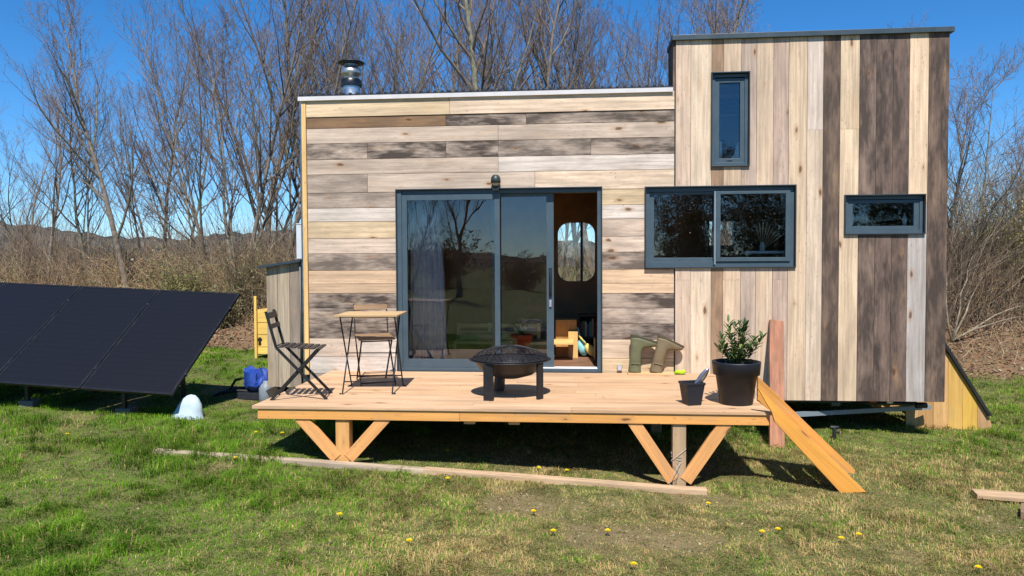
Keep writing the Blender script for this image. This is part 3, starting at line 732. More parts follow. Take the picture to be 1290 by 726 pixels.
# sheathing (structure wall) with the openings cut: one mesh
mb = MB(); SH = (.05, .045, .04)
for a in sub_rects((XL + .02, XR - .02, ZB + .02, ZR - .06), OPEN): mb.box(a[0], a[1], .001, .10, a[2], a[3], (.06, .05, .045))
for a in sub_rects((XJ + .02, XR - .02, ZR - .06, ZT - .06), OPEN): mb.box(a[0], a[1], .001, .10, a[2], a[3], (.06, .05, .045))
# inner lining
ply = srgb(150, 105, 66)
for a in sub_rects((XL + .1, XR - .1, .70, 3.7), OPEN): mb.box(a[0], a[1], .101, .115, a[2], a[3], ply)
mb.build('front_wall', M_PLY, house)
# end walls / back wall with cladding boards
mb = MB()
x = 0.0
for side, xx, z1 in ((-1, XL, ZR - .05), (1, XR, ZR - .05)):
    yy = .0
    while yy < YB - .02:
        y2 = min(yy + random.choice((.14, .17, .2)), YB); c = random.choice((grey, pink, dkg, drk, cream)); j = random.uniform(.9, 1.05)
        xa, xb_ = (xx, xx + .02) if side < 0 else (xx - .02, xx)
        mb.box(xa, xb_, yy + .002, y2 - .002, ZB, z1, (c[0] * j, c[1] * j, c[2] * j, random.uniform(.1, .8)), 2); yy = y2
    xa, xb_ = (xx + .021, xx + .1) if side < 0 else (xx - .1, xx - .021)
    mb.box(xa, xb_, .101, YB - .1, ZB + .02, z1, ply)
    mb.build('end_wall', M_WOOD, house); mb = MB()
yy = .0
TD = .42
while yy < TD - .02:   # tower flank above the low roof
    y2 = min(yy + .17, TD); mb.box(XJ - .022, XJ + .001, yy + .002 - (.034 if yy == 0 else 0), y2 - .002, ZR - .03, ZT - .05, (*srgb(110, 90, 75), .7), 2); yy = y2
mb.build('tower_side', M_WOOD, house); mb = MB()
mb.box(XR - .022, XR, 0, TD, ZR - .048, ZT - .056, (*drk, .7), 2); mb.build('tower_side', M_WOOD, house); mb = MB()
mb.box(XJ + .02, XR - .023, TD - .05, TD, ZR - .029, ZT - .06, (*grey, .5)); mb.build('tower_back', M_WOOD, house)
RW = (-.318, .268, 1.665, 2.575)   # rounded window in the back wall
KW = (1.885, 2.27, 2.18, 2.575)
mb = MB()
for a in sub_rects((XL + .02, XR - .02, ZB + .02, ZR - .06), [RW, KW]): mb.box(a[0], a[1], YB - .1, YB, a[2], a[3], srgb(160, 112, 74), 0)

# rounded corners of the window opening (panel with a rounded hole, inside face)
def rounded(x0, x1, z0, z1, r, k=6):
    pts = []
    for cx, cz, a0 in ((x1 - r, z1 - r, 0), (x0 + r, z1 - r, 90), (x0 + r, z0 + r, 180), (x1 - r, z0 + r, 270)):
        for i in range(k + 1):
            a = R_(a0 + 90 * i / k); pts.append((cx + r * math.cos(a), cz + r * math.sin(a)))
    return pts
inner = rounded(RW[0] + .02, RW[1] - .02, RW[2] + .02, RW[3] - .02, .17); n_ = len(inner)
outer = []
cx, cz = (RW[0] + RW[1]) / 2, (RW[2] + RW[3]) / 2; ex, ez = (RW[1] - RW[0]) / 2 + .03, (RW[3] - RW[2]) / 2 + .03
for p in inner:
    dx, dz = p[0] - cx, p[1] - cz; s = min(ex / max(abs(dx), 1e-6), ez / max(abs(dz), 1e-6)); outer.append((cx + dx * s, cz + dz * s))
vs = [(p[0], YB - .125, p[1]) for p in inner] + [(p[0], YB - .125, p[1]) for p in outer] + [(p[0], YB - .04, p[1]) for p in inner]
fs = [(i, (i + 1) % n_, n_ + (i + 1) % n_, n_ + i) for i in range(n_)] + [(i, 2 * n_ + i, 2 * n_ + (i + 1) % n_, (i + 1) % n_) for i in range(n_)]
mb.build('back_wall', M_PLY, house); mb = MB(); mb.add(vs, fs, srgb(160, 112, 74)); mb.build('window_surround', M_PLY, house)
bw = MB(); bw.box(.035, .072, YB - .09, YB - .05, RW[2] + .01, RW[3] - .01, (.02, .02, .022)); bwo = bw.build('window', M_ALU, house); bwo['label'] = 'rounded back window with a dark mullion'
g = MB(); g.box(RW[0] + .004, RW[1] - .004, YB - .035, YB - .029, RW[2] + .004, RW[3] - .004); g.build('pane', M_GLASS, bwo)
g = MB(); g.ring(KW[0] + .002, KW[1] - .002, KW[2] + .002, KW[3] - .002, .02, YB - .11, YB - .02, ANTH); kwo = g.build('window', M_ALU, house); kwo['label'] = 'small square back window seen through the kitchen window'
g = MB(); g.box(KW[0] + .02, KW[1] - .02, YB - .05, YB - .044, KW[2] + .02, KW[3] - .02); g.build('pane', M_GLASS, kwo)
# floor, ceiling, partition
mb = MB(); mb.box(XL + .02, XR - .02, .0, YB - .001, ZB + .022, .66, (.05, .045, .04)); mb.box(XL + .1, XR - .1, .12, YB - .1, .662, .70, srgb(120, 88, 66)); mb.build('floor', M_PLY, house)
mb = MB(); mb.box(XL + .1, XJ, .12, YB - .1, 3.70, 3.72, ply); mb.box(XJ, XR - .1, .40, YB - .1, 3.70, 3.72, ply); mb.box(.95, .99, .12, 1.3, .70, 3.70, srgb(140, 98, 62)); mb.build('ceiling', M_PLY, house)
# roofs
mb = MB(); mb.box(XJ - .0235, XR + .03, TD + .001, YB + .05, ZR - .03, ZR + .011, (.03, .032, .036)); mb.box(XL - .03, XJ - .024, -.055, YB + .05, ZR + .012, ZR + .03, (.03, .032, .036))
k = XL - .03
while k < XJ - .1:
    mb.box(k + .02, k + .05, -.06, YB + .055, ZR + .0305, ZR + .048, (.03, .032, .036)); k += .085
mb.build('roof', M_ALU, house)
mb = MB(); mb.box(XL - .035, XJ - .024, -.062, -.036, ZR - .036, ZR + .012, srgb(205, 200, 195)); mb.build('roof_trim', M_ALU, house)
mb = MB(); mb.box(XJ - .035, XR + .035, -.075, TD + .04, ZT - .055, ZT + .002, srgb(58, 70, 74)); mb.build('tower_roof', M_ALU, house, .003)
mb = MB(); mb.box(XL - .004, XL + .05, -.040, .02, .62, ZR - .037, (*srgb(222, 182, 120), 0), 2); mb.build('corner_post', M_PINE, house, .002)
mb = MB(); mb.box(XL - .05, XL - .012, .03, .10, .5, ZR - .03, (.28, .29, .28)); mb.build('side_flashing', M_METAL, house)

# --- window helper
def framed(parent, name, r, bar=.055, label=None, depth=.07, glass=True, bottom=None, lip=.052):
    mb = MB(); x0, x1, z0, z1 = r
    mb.ring(x0 - .012, x1 + .012, z0 - .012, z1 + .014, .014, -lip - .012, .02, ANTD)           # thin projecting surround
    mb.ring(x0 + .0025, x1 - .0025, z0 + .0025, z1 - .0025, bar, -.018, .06, ANTH, bottom)
    o = mb.build(name, M_ALU, parent, .0015)
    if label: o['label'] = label
    if glass:
        g = MB(); b = bottom or bar
        g.box(x0 + bar - .004, x1 - bar + .004, .016, .022, z0 + b - .004, z1 - bar + .004); g.build('pane', M_GLASS, o)
    return o
wt = framed(house, 'window', TWIN, .036, 'tall narrow window in the tower', glass=False)
s = MB(); s.ring(TWIN[0] + .04, TWIN[1] - .04, TWIN[2] + .04, TWIN[3] - .05, .048, -.008, .05, ANTH); s.box(1.70, 1.76, -.014, -.008, TWIN[2] + .06, TWIN[2] + .07, ANTD); s.build('sash', M_ALU, wt, .0015)
g = MB(); g.box(TWIN[0] + .085, TWIN[1] - .085, .016, .022, TWIN[2] + .085, TWIN[3] - .095); g.build('pane', M_GLASS, wt)
ws = framed(house, 'window', SWIN, .036, 'small horizontal window near the right edge of the tower', glass=False)
s = MB(); s.ring(SWIN[0] + .04, SWIN[1] - .04, SWIN[2] + .04, SWIN[3] - .045, .055, -.008, .05, ANTH, .045, .035); s.build('sash', M_ALU, ws, .0015)
g = MB(); g.box(SWIN[0] + .09, SWIN[1] - .09, .016, .022, SWIN[2] + .08, SWIN[3] - .075); g.build('pane', M_GLASS, ws)
wk = framed(house, 'window', WIN, .045, 'wide two-pane sliding kitchen window', glass=False, bottom=.06)
s = MB(); s.ring(WIN[0] + .048, 1.625, WIN[2] + .064, WIN[3] - .050, .052, .005, .045, ANTH, .045, .028); s.build('sash', M_ALU, wk, .0015)
s = MB(); s.ring(1.575, WIN[1] - .048, WIN[2] + .064, WIN[3] - .050, .05, -.034, .002, ANTH, .045, .032); s.build('sash', M_ALU, wk, .0015)
s = MB(); s.box(1.55, 1.568, -.06, -.018, WIN[2] + .03, WIN[3] - .05, srgb(120, 135, 142)); s.build('sash_edge', M_ALU, wk)
g = MB(); g.box(WIN[0] + .095, 1.578, .022, .028, WIN[2] + .105, WIN[3] - .075); g.build('pane', M_GLASS, wk)
g = MB(); g.box(1.62, WIN[1] - .094, -.018, -.012, WIN[2] + .105, WIN[3] - .078); g.build('pane', M_GLASS, wk)

# --- sliding door
dr = MB(); x0, x1, z0, z1 = DOOR
dr.ring(x0 - .012, x1 + .012, z0 + .0, z1 + .014, .014, -.075, .02, ANTD)
dr.box(x0 + .003, x0 + .055, -.05, .09, z0, z1 - .003, ANTH); dr.box(x1 - .045, x1 - .003, -.05, .09, z0, z1 - .003, ANTH)
dr.box(x0 + .056, x1 - .046, -.03, .09, z1 - .045, z1 - .003, ANTH); dr.box(x0 + .056, x1 - .046, -.06, .09, z0, z0 + .045, ANTH)
dr.box(-.93, .225, -.052, .085, z0 + .0455, z0 + .052, srgb(225, 225, 222))
door = dr.build('sliding_door', M_ALU, house, .0015)
s = MB(); s.ring(x0 + .056, -.915, z0 + .046, z1 - .046, .062, -.038, .005, ANTH, .10, .072)
lf = s.build('sash', M_ALU, door, .0015); lf['label'] = 'fixed left sash'
g = MB(); g.box(x0 + .114, -.973, -.02, -.013, z0 + .14, z1 - .115); g.build('pane', M_GLASS, lf)
s = MB(); s.ring(-1.02, -.285, z0 + .056, z1 - .046, .085, .028, .072, ANTH, .085, .035); s2 = s.build('sash', M_ALU, door, .0015); s2['label'] = 'open sliding sash pushed behind the left one'
g = MB(); g.box(-.94, -.366, .046, .053, z0 + .135, z1 - .078); g.build('pane', M_GLASS, s2)
h_ = MB(); hx = -.325; h_.tube([(hx, .03, 1.86), (hx, -.005, 1.85), (hx, -.012, 1.72), (hx, -.008, 1.60), (hx, .03, 1.58)], .013, 8, (.015, .015, .016)); h_.box(hx - .018, hx + .018, .012, .028, 1.56, 1.9, (.02, .02, .022)); h_.box(hx - .012, hx + .012, .008, .028, 1.44, 1.52, (.35, .35, .36)); h_.build('handle', M_BLACK, s2, .002)
# --- chimney
cm = MB(); cx_, cy_ = -3.06, 1.2
cm.lathe([(.125, ZR + .02), (.125, ZR + .10), (.118, ZR + .11), (.118, 4.36)], 28, (.5, .5, .5), (cx_, cy_, 0))
cm.lathe([(.16, ZR + .03), (.128, ZR + .13)], 28, (.05, .05, .052), (cx_, cy_, 0))
chim = cm.build('chimney', M_METAL, house)
c2 = MB(); c2.lathe([(.134, 4.36), (.137, 4.38), (.137, 4.44), (.12, 4.46)], 28, (.06, .06, .062), (cx_, cy_, 0)); c2.build('collar', M_METAL, chim)
c2 = MB(); c2.lathe([(.10, 4.46), (.10, 4.50), (.135, 4.52), (.135, 4.585), (.09, 4.60), (.09, 4.655)], 28, (.55, .55, .53), (cx_, cy_, 0)); c2.build('vent_ring', M_METAL, chim)
c2 = MB(); c2.lathe([(.001, 4.735), (.06, 4.73), (.17, 4.69), (.178, 4.678), (.172, 4.672), (.09, 4.658), (.001, 4.656)], 32, (.025, .025, .027), (cx_, cy_, 0)); c2.build('cap', M_BLACK, chim)
# --- side locker
LK = (-3.80, -3.375, .05, .75)
lk = MB(); xx = LK[0]
for wdt, c in ((.14, (166, 150, 126)), (.15, (182, 166, 140)), (.135, (150, 136, 118))):
    c = srgb(*c); lk.prism([(xx + .002, .45), (xx + wdt - .002, .452), (xx + wdt - .002, 1.925 + (xx + wdt - LK[0]) * .14), (xx + .002, 1.925 + (xx - LK[0]) * .14)], LK[2], LK[3], (*c, .15), 'Y', None); xx += wdt
# grain follows z for these boards
lk.g = [(v[2], v[0] + v[1], int((v[0] - LK[0]) / .145) * 3.1) for v in lk.v]
locker = lk.build('side_locker', M_WOOD, house, .0015)
lk = MB(); lk.prism([(-3.88, 1.905), (-3.345, 1.985), (-3.345, 2.015), (-3.88, 1.935)], -.02, .80, srgb(48, 60, 68)); lk.build('roof', M_ALU, locker)
lk = MB(); lk.box(-3.435, -3.36, .10, .25, 2.02, 2.44, (.55, .58, .60)); lk.box(-3.44, -3.355, .095, .255, 2.44, 2.455, (.45, .48, .5)); gb = lk.build('meter_box', M_ALU, house, .006); gb['label'] = 'grey metal box above the side locker'
lk = MB(); lk.tube([(-3.365, .03, 2.0), (-3.365, .03, .6)], .013, 8, (.12, .11, .10)); lk.build('pipe', M_PLASTIC, house)
lk = MB(); lk.beam((-3.72, .1, .45), (-3.60, .1, .24), .05, .5, (.05, .04, .03)); lk.beam((-3.45, .1, .45), (-3.55, .1, .24), .05, .5, (.05, .04, .03)); lk.build('bracket', M_PLY, locker)
# --- trailer under the house
mb = MB(); gl = srgb(120, 130, 135)
mb.beam((1.9, -.19, .205), (4.2, .545, .205), .05, .05, gl, (0, 1, 0)); mb.beam((1.9, 2.3, .205), (4.2, 1.53, .205), .05, .05, gl)
mb.box(3.07, 3.17, .56, .66, .20, .37, gl); mb.box(XL + .3, XR - .15, .30, .38, .29, .371, (.06, .062, .065)); mb.box(XL + .3, XR - .15, 2.0, 2.08, .29, .371, (.06, .062, .065))
mb.tube([(3.2, .30, .29), (3.9, .28, .285)], .018, 8, (.03, .03, .03)); mb.tube([(3.9, .22, .285), (4.02, .22, .285)], .035, 10, (.02, .02, .02))
mb.build('trailer_frame', M_ALU, house)
mb = MB(); mb.box(3.38, 3.46, .20, .23, .315, .355, srgb(200, 90, 20)); m_ = mb.build('marker_light', M_PLASTIC, house, .004); m_['label'] = 'orange side marker light under the tower'
mb = MB(); mb.box(3.575, 3.64, .20, .23, .305, .36, (.8, .8, .8)); m_ = mb.build('marker_light', M_PLASTIC, house, .004); m_['label'] = 'white marker light under the tower'
# wheels in the dark below
for xw in (-.35, .45):
    for yw in (.15, 2.05):
        mb = MB(); M = Matrix.Translation((xw, yw, .27)) @ Matrix.Rotation(R_(90), 4, 'X')
        mb.lathe([(.14, -.08), (.27, -.09), (.31, -.06), (.31, .06), (.27, .09), (.14, .08), (.14, -.08)], 28, (.02, .02, .02), M=M); wl = mb.build('wheel', M_RUBBER, house)
        mb = MB(); mb.lathe([(.001, .03), (.05, .03), (.06, .05), (.135, .02), (.14, .07)], 24, (.4, .4, .4), M=M); mb.build('rim', M_METAL, wl)
# --- timber drawbar cover at the right end
dc = thing('drawbar_cover', 'yellow timber wedge cover with a black sloped top at the right end of the house', 'timber cover', (4.5, 1.1, -.1))
mb = MB(); zt_ = lambda x: .93 - (x - 4.40) * (.93 - .09) / (4.93 - 4.40)
bx_ = [(3.98, 4.13), (4.13, 4.30), (4.30, 4.47), (4.47, 4.64), (4.64, 4.81), (4.81, 4.975)]
for k, (a, b) in enumerate(bx_):
    cc = [srgb(200, 160, 108), srgb(184, 142, 92), srgb(204, 160, 104), srgb(216, 172, 92), srgb(222, 178, 82), srgb(188, 148, 102)][k]
    zt = lambda x: .29 if b <= 4.14 else min(zt_(x), .97)
    tops = [(b - .001, zt(b)), (a + .001, zt(a))]
    if k == 5: tops = [(4.975, -.02), (4.93, .09), (a + .001, zt(a))]
    n0 = len(mb.v)
    mb.prism([(a + .001, -.25), (b - .001, -.25)] + tops, .66 + random.uniform(0, .004), .69, (*cc, .08))
    mb.g[n0:] = [(v[2], v[0], k * 2.7) for v in mb.v[n0:]]
    mbb = MB() if k == 0 else mbb
    mbb.prism([(a + .001, -.25), (b - .001, -.25)] + tops, 1.65, 1.68, (*cc, .08)); mbb.g = [(v[2], v[0], int(i_ / 8) * 2.1 + 9) for i_, v in enumerate(mbb.v)]
mb.build('boards', M_PINE, dc, .002); mbb.build('boards', M_PINE, dc, .002)
mb = MB(); mb.prism([(4.36, 1.00), (4.40, 1.0), (4.955, .10), (4.925, .085)], .62, 1.72, (.02, .02, .022)); mb.build('roof_sheet', M_ALU, dc)

# ------------------------------------------------------------------ deck
dk = thing('deck', 'fresh larch timber deck on braced posts in front of the sliding door', 'deck', (-.65, -1.1, 0))
DX0, DX1, DY0, DZ = -2.952, 1.647, -2.267, .673
mb = MB(); yy = DY0; r_ = 0
while yy < -.05:
    y2 = min(yy + .143, -.042); xs = [DX0, random.uniform(-1.6, .3), DX1]
    for k in range(2):
        c = srgb(*random.choice([(198, 162, 124), (203, 167, 130), (190, 154, 118), (199, 161, 122)])); j = random.uniform(.94, 1.05)
        mb.box(xs[k] + (.001 if k else random.uniform(-.004, .004)), xs[k + 1] - (.001 if not k else random.uniform(-.004, .004)), yy + .0035, y2 - .0035, DZ - .028, DZ, (c[0] * j, c[1] * j, c[2] * j, .10), 0)
    yy = y2
mb.build('deck_boards', M_DECK, dk, .002)
mb = MB(); oc = srgb(222, 160, 88)
mb.box(-2.905, -1.05, -2.25, -2.205, .553, DZ - .029, (*oc, .0)); mb.box(-1.048, 1.625, -2.25, -2.205, .555, DZ - .029, (*[q * .97 for q in oc], .0)); fsc = mb.build('front_joist', M_PINE, dk, .002)
mb = MB()
mb.box(-2.905, -2.86, -2.204, -.06, .553, DZ - .0295, oc, 1); mb.box(1.58, 1.625, -2.204, -.06, .553, DZ - .0295, oc, 1); mb.box(-2.859, 1.579, -.10, -.06, .553, DZ - .0295, oc)
for k in range(7): x = -2.3 + k * .6; mb.box(x, x + .045, -2.204, -.101, .556, DZ - .0295, oc, 1)
mb.box(-2.86, 1.58, -2.19, -2.10, .46, .5525, oc) if False else None
mb.build('joists', M_PINE, dk)
for x in (-1.02, -.62):
    mb = MB(); mb.box(x, x + .10, -2.20, -.2, .520, .5525, srgb(215, 175, 120), 1); mb.build('bearer', M_PINE, dk)
posts = [(-2.187, -2.062, srgb(214, 160, 96)), (.816, .93, srgb(168, 142, 110))]
for k, (a, b, c) in enumerate(posts):
    xm = (a + b) / 2; zg = gz(xm, -2.17)
    mb = MB(); mb.box(a, b, -2.23, -2.12, zg - .1, .552, (*c, .05), 2); p = mb.build('post', M_PINE, dk, .003); p['label'] = ('fresh orange left post', 'greyish right post')[k]
    for s in (-1, 1):
        mb = MB(); mb.beam((xm + s * .40, -2.215, .575), (xm + s * .055, -2.215, zg + .06), .105, .045, (*srgb(220, 160, 98), 0), (0, 1, 0)); bb = mb.build('brace', M_PINE, dk, .002)
    # rear posts
    mb = MB(); mb.box(a, b, -.35, -.25, gz(xm, -.3) - .1, .552, (*c, .05), 2); mb.build('post', M_PINE, dk)
# braces reach above the joist bottom: hide behind the front joist by starting below it
# step stringers
st = thing('ramp_stringer', 'bright orange stair stringer leaning from the right end of the deck to the grass', 'timber board', (2.3, -2.3, 0), 0, 'stair stringers beside the deck')
mb = MB(); mb.prism([(1.506, .899), (1.632, .68), (1.655, .60), (2.205, .0), (2.405, .02)], -2.32, -2.275, (*srgb(228, 160, 72), 0)); D_ = Vector((.72, 0, -.69)); N_ = Vector((.69, 0, .72))
mb.g = [(Vector(v).dot(D_), Vector(v).dot(N_), 4.0) for v in mb.v]
mb.build('plank', M_PINE, st, .003)
st = thing('ramp_stringer', 'second stair stringer mostly hidden behind the bright orange one', 'timber board', (2.4, -1.7, 0), 0, 'stair stringers beside the deck')
mb = MB(); mb.prism([(1.66, .70), (1.66, .5), (2.33, -.03), (2.53, -.01), (2.52, .06)] if False else [(1.652, .90), (1.652, .68), (2.33, -.02), (2.53, .0), (2.525, .045)], -1.73, -1.685, (*srgb(212, 150, 76), 0))
mb.g = [(Vector(v).dot(D_), Vector(v).dot(N_), 7.0) for v in mb.v]
mb.build('plank', M_PINE, st, .003)
for k in range(3):
    a_ = .28 + .23 * k; cxp = 1.62 + (2.33 - 1.62) * a_; czp = .72 - .68 * a_
    mb = MB(); M = Matrix.Translation((cxp + .05, -2.0, czp - .0)) @ Matrix.Rotation(R_(44), 4, 'Y'); mb.obox(M, (.19, .54, .028), (*srgb(206, 150, 84), 0), 1)
    mb.build('tread', M_PINE, st, .002)
# red plank
mb = MB(); M = Matrix.Translation((0, 0, 0)); mb.beam((2.085, -.74, -.06), (2.245, -.065, 1.285), .155, .04, (*srgb(174, 120, 90), .35), (0, .9, .1))
tag(mb.build('plank', M_WOOD, None, .002), 'reddish rough plank leaning upright against the tower beside the plant pot', 'plank')
# long plank on the lawn
mb = MB()
def gp(x, y, h=.0): return Vector((x, y, gz(x, y) + h))
pts = [(-3.90, -2.15), (-2.9, -2.19), (-1.9, -2.235), (-.95, -2.30)]
def long_plank(pts, wid, th, c):
    for i in range(len(pts) - 1):
        pass
    L = MB(); vs = []; g = []; m = 18; P0 = Vector((*pts[0], 0)); P1 = Vector((*pts[-1], 0)); d = (P1 - P0); Ln = d.length; d.normalize(); nrm = Vector((-d.y, d.x, 0))
    for i in range(m + 1):
        p = P0 + d * Ln * i / m; z = float(ground_z(p.x, p.y, False)) - .006
        for (s, h) in ((-1, 0), (1, 0), (1, 1), (-1, 1)):
            q = p + nrm * s * wid / 2; vs.append((q.x, q.y, z + h * th)); g.append((Ln * i / m, s * wid / 2 + h * th, 3.3))
    fs = [(i * 4 + k, i * 4 + (k + 1) % 4, (i + 1) * 4 + (k + 1) % 4, (i + 1) * 4 + k) for i in range(m) for k in range(4)] + [(3, 2, 1, 0), (m * 4, m * 4 + 1, m * 4 + 2, m * 4 + 3)]
    L.add(vs, fs, c, g); return L
tag(long_plank([(-3.88, -2.26), (-.95, -2.36)], .09, .05, (*srgb(184, 166, 140), .3)).build('timber_batten', M_WOOD, None, .003), 'left half of the long pale batten lying in the grass before the deck', 'timber batten', 'battens lying in the grass')
tag(long_plank([(-1.35, -2.345), (1.075, -2.41)], .10, .055, (*srgb(198, 168, 132), .2)).build('timber_batten', M_WOOD, None, .003), 'right half of the batten line ending below the right deck post', 'timber batten', 'battens lying in the grass')
mb = MB(); zg = gz(3.4, -2.45); M = Matrix.Translation((3.46, -2.43, zg + .035)) @ Matrix.Rotation(R_(-12), 4, 'Z'); mb.obox(M, (.46, .17, .035), (*srgb(190, 160, 124), .15))
tag(mb.build('board_offcut', M_WOOD, None, .003), 'flat weathered board offcut in the grass at the right edge', 'offcut')
mb = MB(); zg = gz(3.42, -2.78); M = Matrix.Translation((3.43, -2.78, zg + .03)) @ Matrix.Rotation(R_(60), 4, 'Z'); mb.obox(M, (.25, .10, .07), (*srgb(160, 132, 104), .3))
tag(mb.build('wood_block', M_WOOD, None, .003), 'small upright wood block in front of the flat offcut', 'wood block')
# string round right post
mb = MB(); pts = []
for i in range(26):
    a = i / 25 * 4 * math.pi; pts.append((.873 + .064 * math.cos(a), -2.175 + .062 * math.sin(a), .30 - .002 * i + .02 * math.sin(a)))
pts += [(.86, -2.27, .2), (.80, -2.29, .10), (.78, -2.30, .045), (.84, -2.34, .03)]
mb.tube(pts, 0.0024, 5, (.40, .38, .34)); mb.tube([(.93, -2.24, .34), (.80, -2.25, .24), (.87, -2.26, .16), (.82, -2.30, .05)], 0.0024, 5, (.40, .38, .34))
tag(mb.build('string', M_CLOTH), 'pale string tied round the right deck post', 'string')

# ------------------------------------------------------------------ lamp, socket
lp = thing('wall_lamp', 'small dark bulkhead lamp above the sliding door', 'lamp', (-.955, -.03, 2.9))
mb = MB(); mb.box(-.995, -.915, -.10, -.076, 2.80, 2.875, (.02, .022, .024)); mb.box(-.975, -.935, -.076, -.022, 2.84, 2.86, (.02, .022, .024)); mb.build('bracket', M_BLACK, lp, .003)
mb = MB(); mb.lathe([(.001, .065), (.03, .06), (.052, .035), (.058, 0), (.058, -.035), (.05, -.035), (.05, 0)], 24, (.03, .04, .038), (-.955, -.085, 2.925)); mb.build('shade', M_BLACK, lp)
mb = MB(); mb.lathe([(.044, -.01), (.046, -.04), (.035, -.062), (.001, -.068)], 20, (.45, .42, .3), (-.955, -.085, 2.925)); mb.build('bulb_glass', M_PLASTIC, lp)
sk = MB(); sk.box(.452, .508, -.065, -.023, .70, .765, srgb(150, 150, 152)); sk.box(.46, .50, -.068, -.0655, .708, .757, srgb(175, 175, 178)); tag(sk.build('power_socket', M_PLASTIC, None, .004), 'grey outdoor power socket low on the wall right of the door', 'socket')

# ------------------------------------------------------------------ deck furniture
BLK = (.018, .017, .016)
def bistro_chair(name, label, loc, rz, top_col, W=.40):
    """folding chair facing local -Y; side frames are crossed flat bars"""
    t = thing(name, label, 'chair', loc, rz, 'folding bistro chairs on the deck')
    Mt = world_of(t)
    def wv(x, y, z): return Mt @ Vector((x, y, z))
    fr = MB()
    sd = Mt.to_3x3() @ Vector((1, 0, 0))
    for s in (-1, 1):
        xo = s * W / 2
        fr.beam(wv(xo, -.26, 0), wv(xo, .20, .50), .026, .012, BLK, sd)            # front foot to back of seat
        fr.beam(wv(xo, .20, .50), wv(xo, .29, .84), .026, .012, BLK, sd)            # and on up to the backrest
        fr.beam(wv(xo - s * .02, .26, 0), wv(xo - s * .02, -.17, .47), .026, .012, BLK, sd)
    for (y, z, xi) in ((-.24, .03, 0), (.24, .03, .02), (-.16, .46, .02), (.205, .51, 0)):
        fr.tube([wv(-W / 2 + xi, y, z), wv(W / 2 - xi, y, z)], .007, 6, BLK)
    fr.build('frame', M_BLACK, t)
    st_ = MB()
    for k in range(7):
        y = -.19 + k * .058; M = Mt @ Matrix.Translation((0, y, .482 + .004 * k)); st_.obox(M, (W + .02, .044, .014), top_col)
    st_.build('seat', M_PINE if top_col[0] > .1 else M_BLACK, t, .002)
    bk = MB()
    for k, z in enumerate((.70, .80)):
        y = .20 + (z - .5) / .34 * .09 - .014; M = Mt @ Matrix.Translation((0, y, z)) @ Matrix.Rotation(R_(-14), 4, 'X'); bk.obox(M, (W + .01, .014, .058 if k else .045), top_col)
    bk.build('backrest', M_PINE if top_col[0] > .1 else M_BLACK, t, .002)
    return t
bistro_chair('folding_chair', 'black folding bistro chair seen from the side at the left end of the deck', (-2.66, -1.80, DZ), R_(101), (.03, .026, .024), .34)
bistro_chair('folding_chair', 'slatted folding chair with wooden backrest standing behind the small table', (-2.20, -.87, DZ), R_(24), (*srgb(150, 120, 88), 0), .36)
tb = thing('folding_table', 'small square slatted wooden folding table with thin dark metal legs', 'table', (-2.08, -1.38, DZ), R_(4))
Mt = world_of(tb); mb = MB()
for k in range(9):
    M = Mt @ Matrix.Translation((0, -.27 + k * .0675, .775)); mb.obox(M, (.62, .058, .018), (*srgb(196, 164, 118), .1))
mb.build('tabletop', M_PINE, tb, .002)
mb = MB(); wv = lambda x, y, z: Mt @ Vector((x, y, z))
for s, yy0, yy1, xo in ((1, -.22, .24, .27), (-1, .22, -.26, .245)):
    mb.tube([wv(-xo, yy0, .765), wv(-xo, (yy0 + yy1) / 2, .38), wv(-xo, yy1, .01), wv(-xo - .03, yy1 - .02 * s, .008)], .0075, 7, BLK)
    mb.tube([wv(xo, yy0, .765), wv(xo, (yy0 + yy1) / 2, .38), wv(xo, yy1, .01), wv(xo + .03, yy1 - .02 * s, .008)], .0075, 7, BLK)
    mb.tube([wv(-xo, yy1 * .8, .12), wv(xo, yy1 * .8, .12)], .006, 6, BLK)
    mb.tube([wv(-xo, yy0, .76), wv(xo, yy0, .76)], .006, 6, BLK)
mb.tube([wv(-.26, .0, .38), wv(.26, .0, .38)], .005, 6, BLK)
mb.build('frame', M_BLACK, tb)

# fire pit
fp = thing('fire_pit', 'black steel fire pit with a domed mesh spark screen in the middle of the deck', 'fire pit', (-.66, -1.56, DZ))
c0 = Vector((-.66, -1.56, 0)); FB = (.016, .0155, .017)
mb = MB(); mb.lathe([(.001, DZ + .165), (.10, DZ + .17), (.22, DZ + .205), (.31, DZ + .27), (.345, DZ + .335), (.395, DZ + .345), (.40, DZ + .352), (.345, DZ + .35), (.30, DZ + .28), (.2, DZ + .22), (.001, DZ + .185)], 48, FB, c0); mb.build('bowl', M_BLACK, fp)
mb = MB()
dome = lambda r: DZ + .36 + .125 * (1 - (r / .37) ** 2) ** .8
for k in range(18):
    a = k * math.pi / 18; mb.tube([c0 + Vector((r * math.cos(a), r * math.sin(a), dome(abs(r)))) for r in np.linspace(-.369, .369, 15)], .0022 if k % 6 else .006, 4, FB, False)
for r in np.linspace(.03, .37, 12): mb.tube([c0 + Vector((r * math.cos(a), r * math.sin(a), dome(r if r < .369 else .3699))) for a in np.linspace(0, 2 * math.pi, 37)], .002 if r < .36 else .008, 4, FB, False)
mb.build('spark_screen', M_BLACK, fp)
mb = MB(); mb.tube([c0 + Vector((-.03, 0, DZ + .485)), c0 + Vector((-.03, 0, DZ + .515)), c0 + Vector((.03, 0, DZ + .515)), c0 + Vector((.03, 0, DZ + .485))], .005, 6, FB) ; mb.build('handle', M_BLACK, fp)
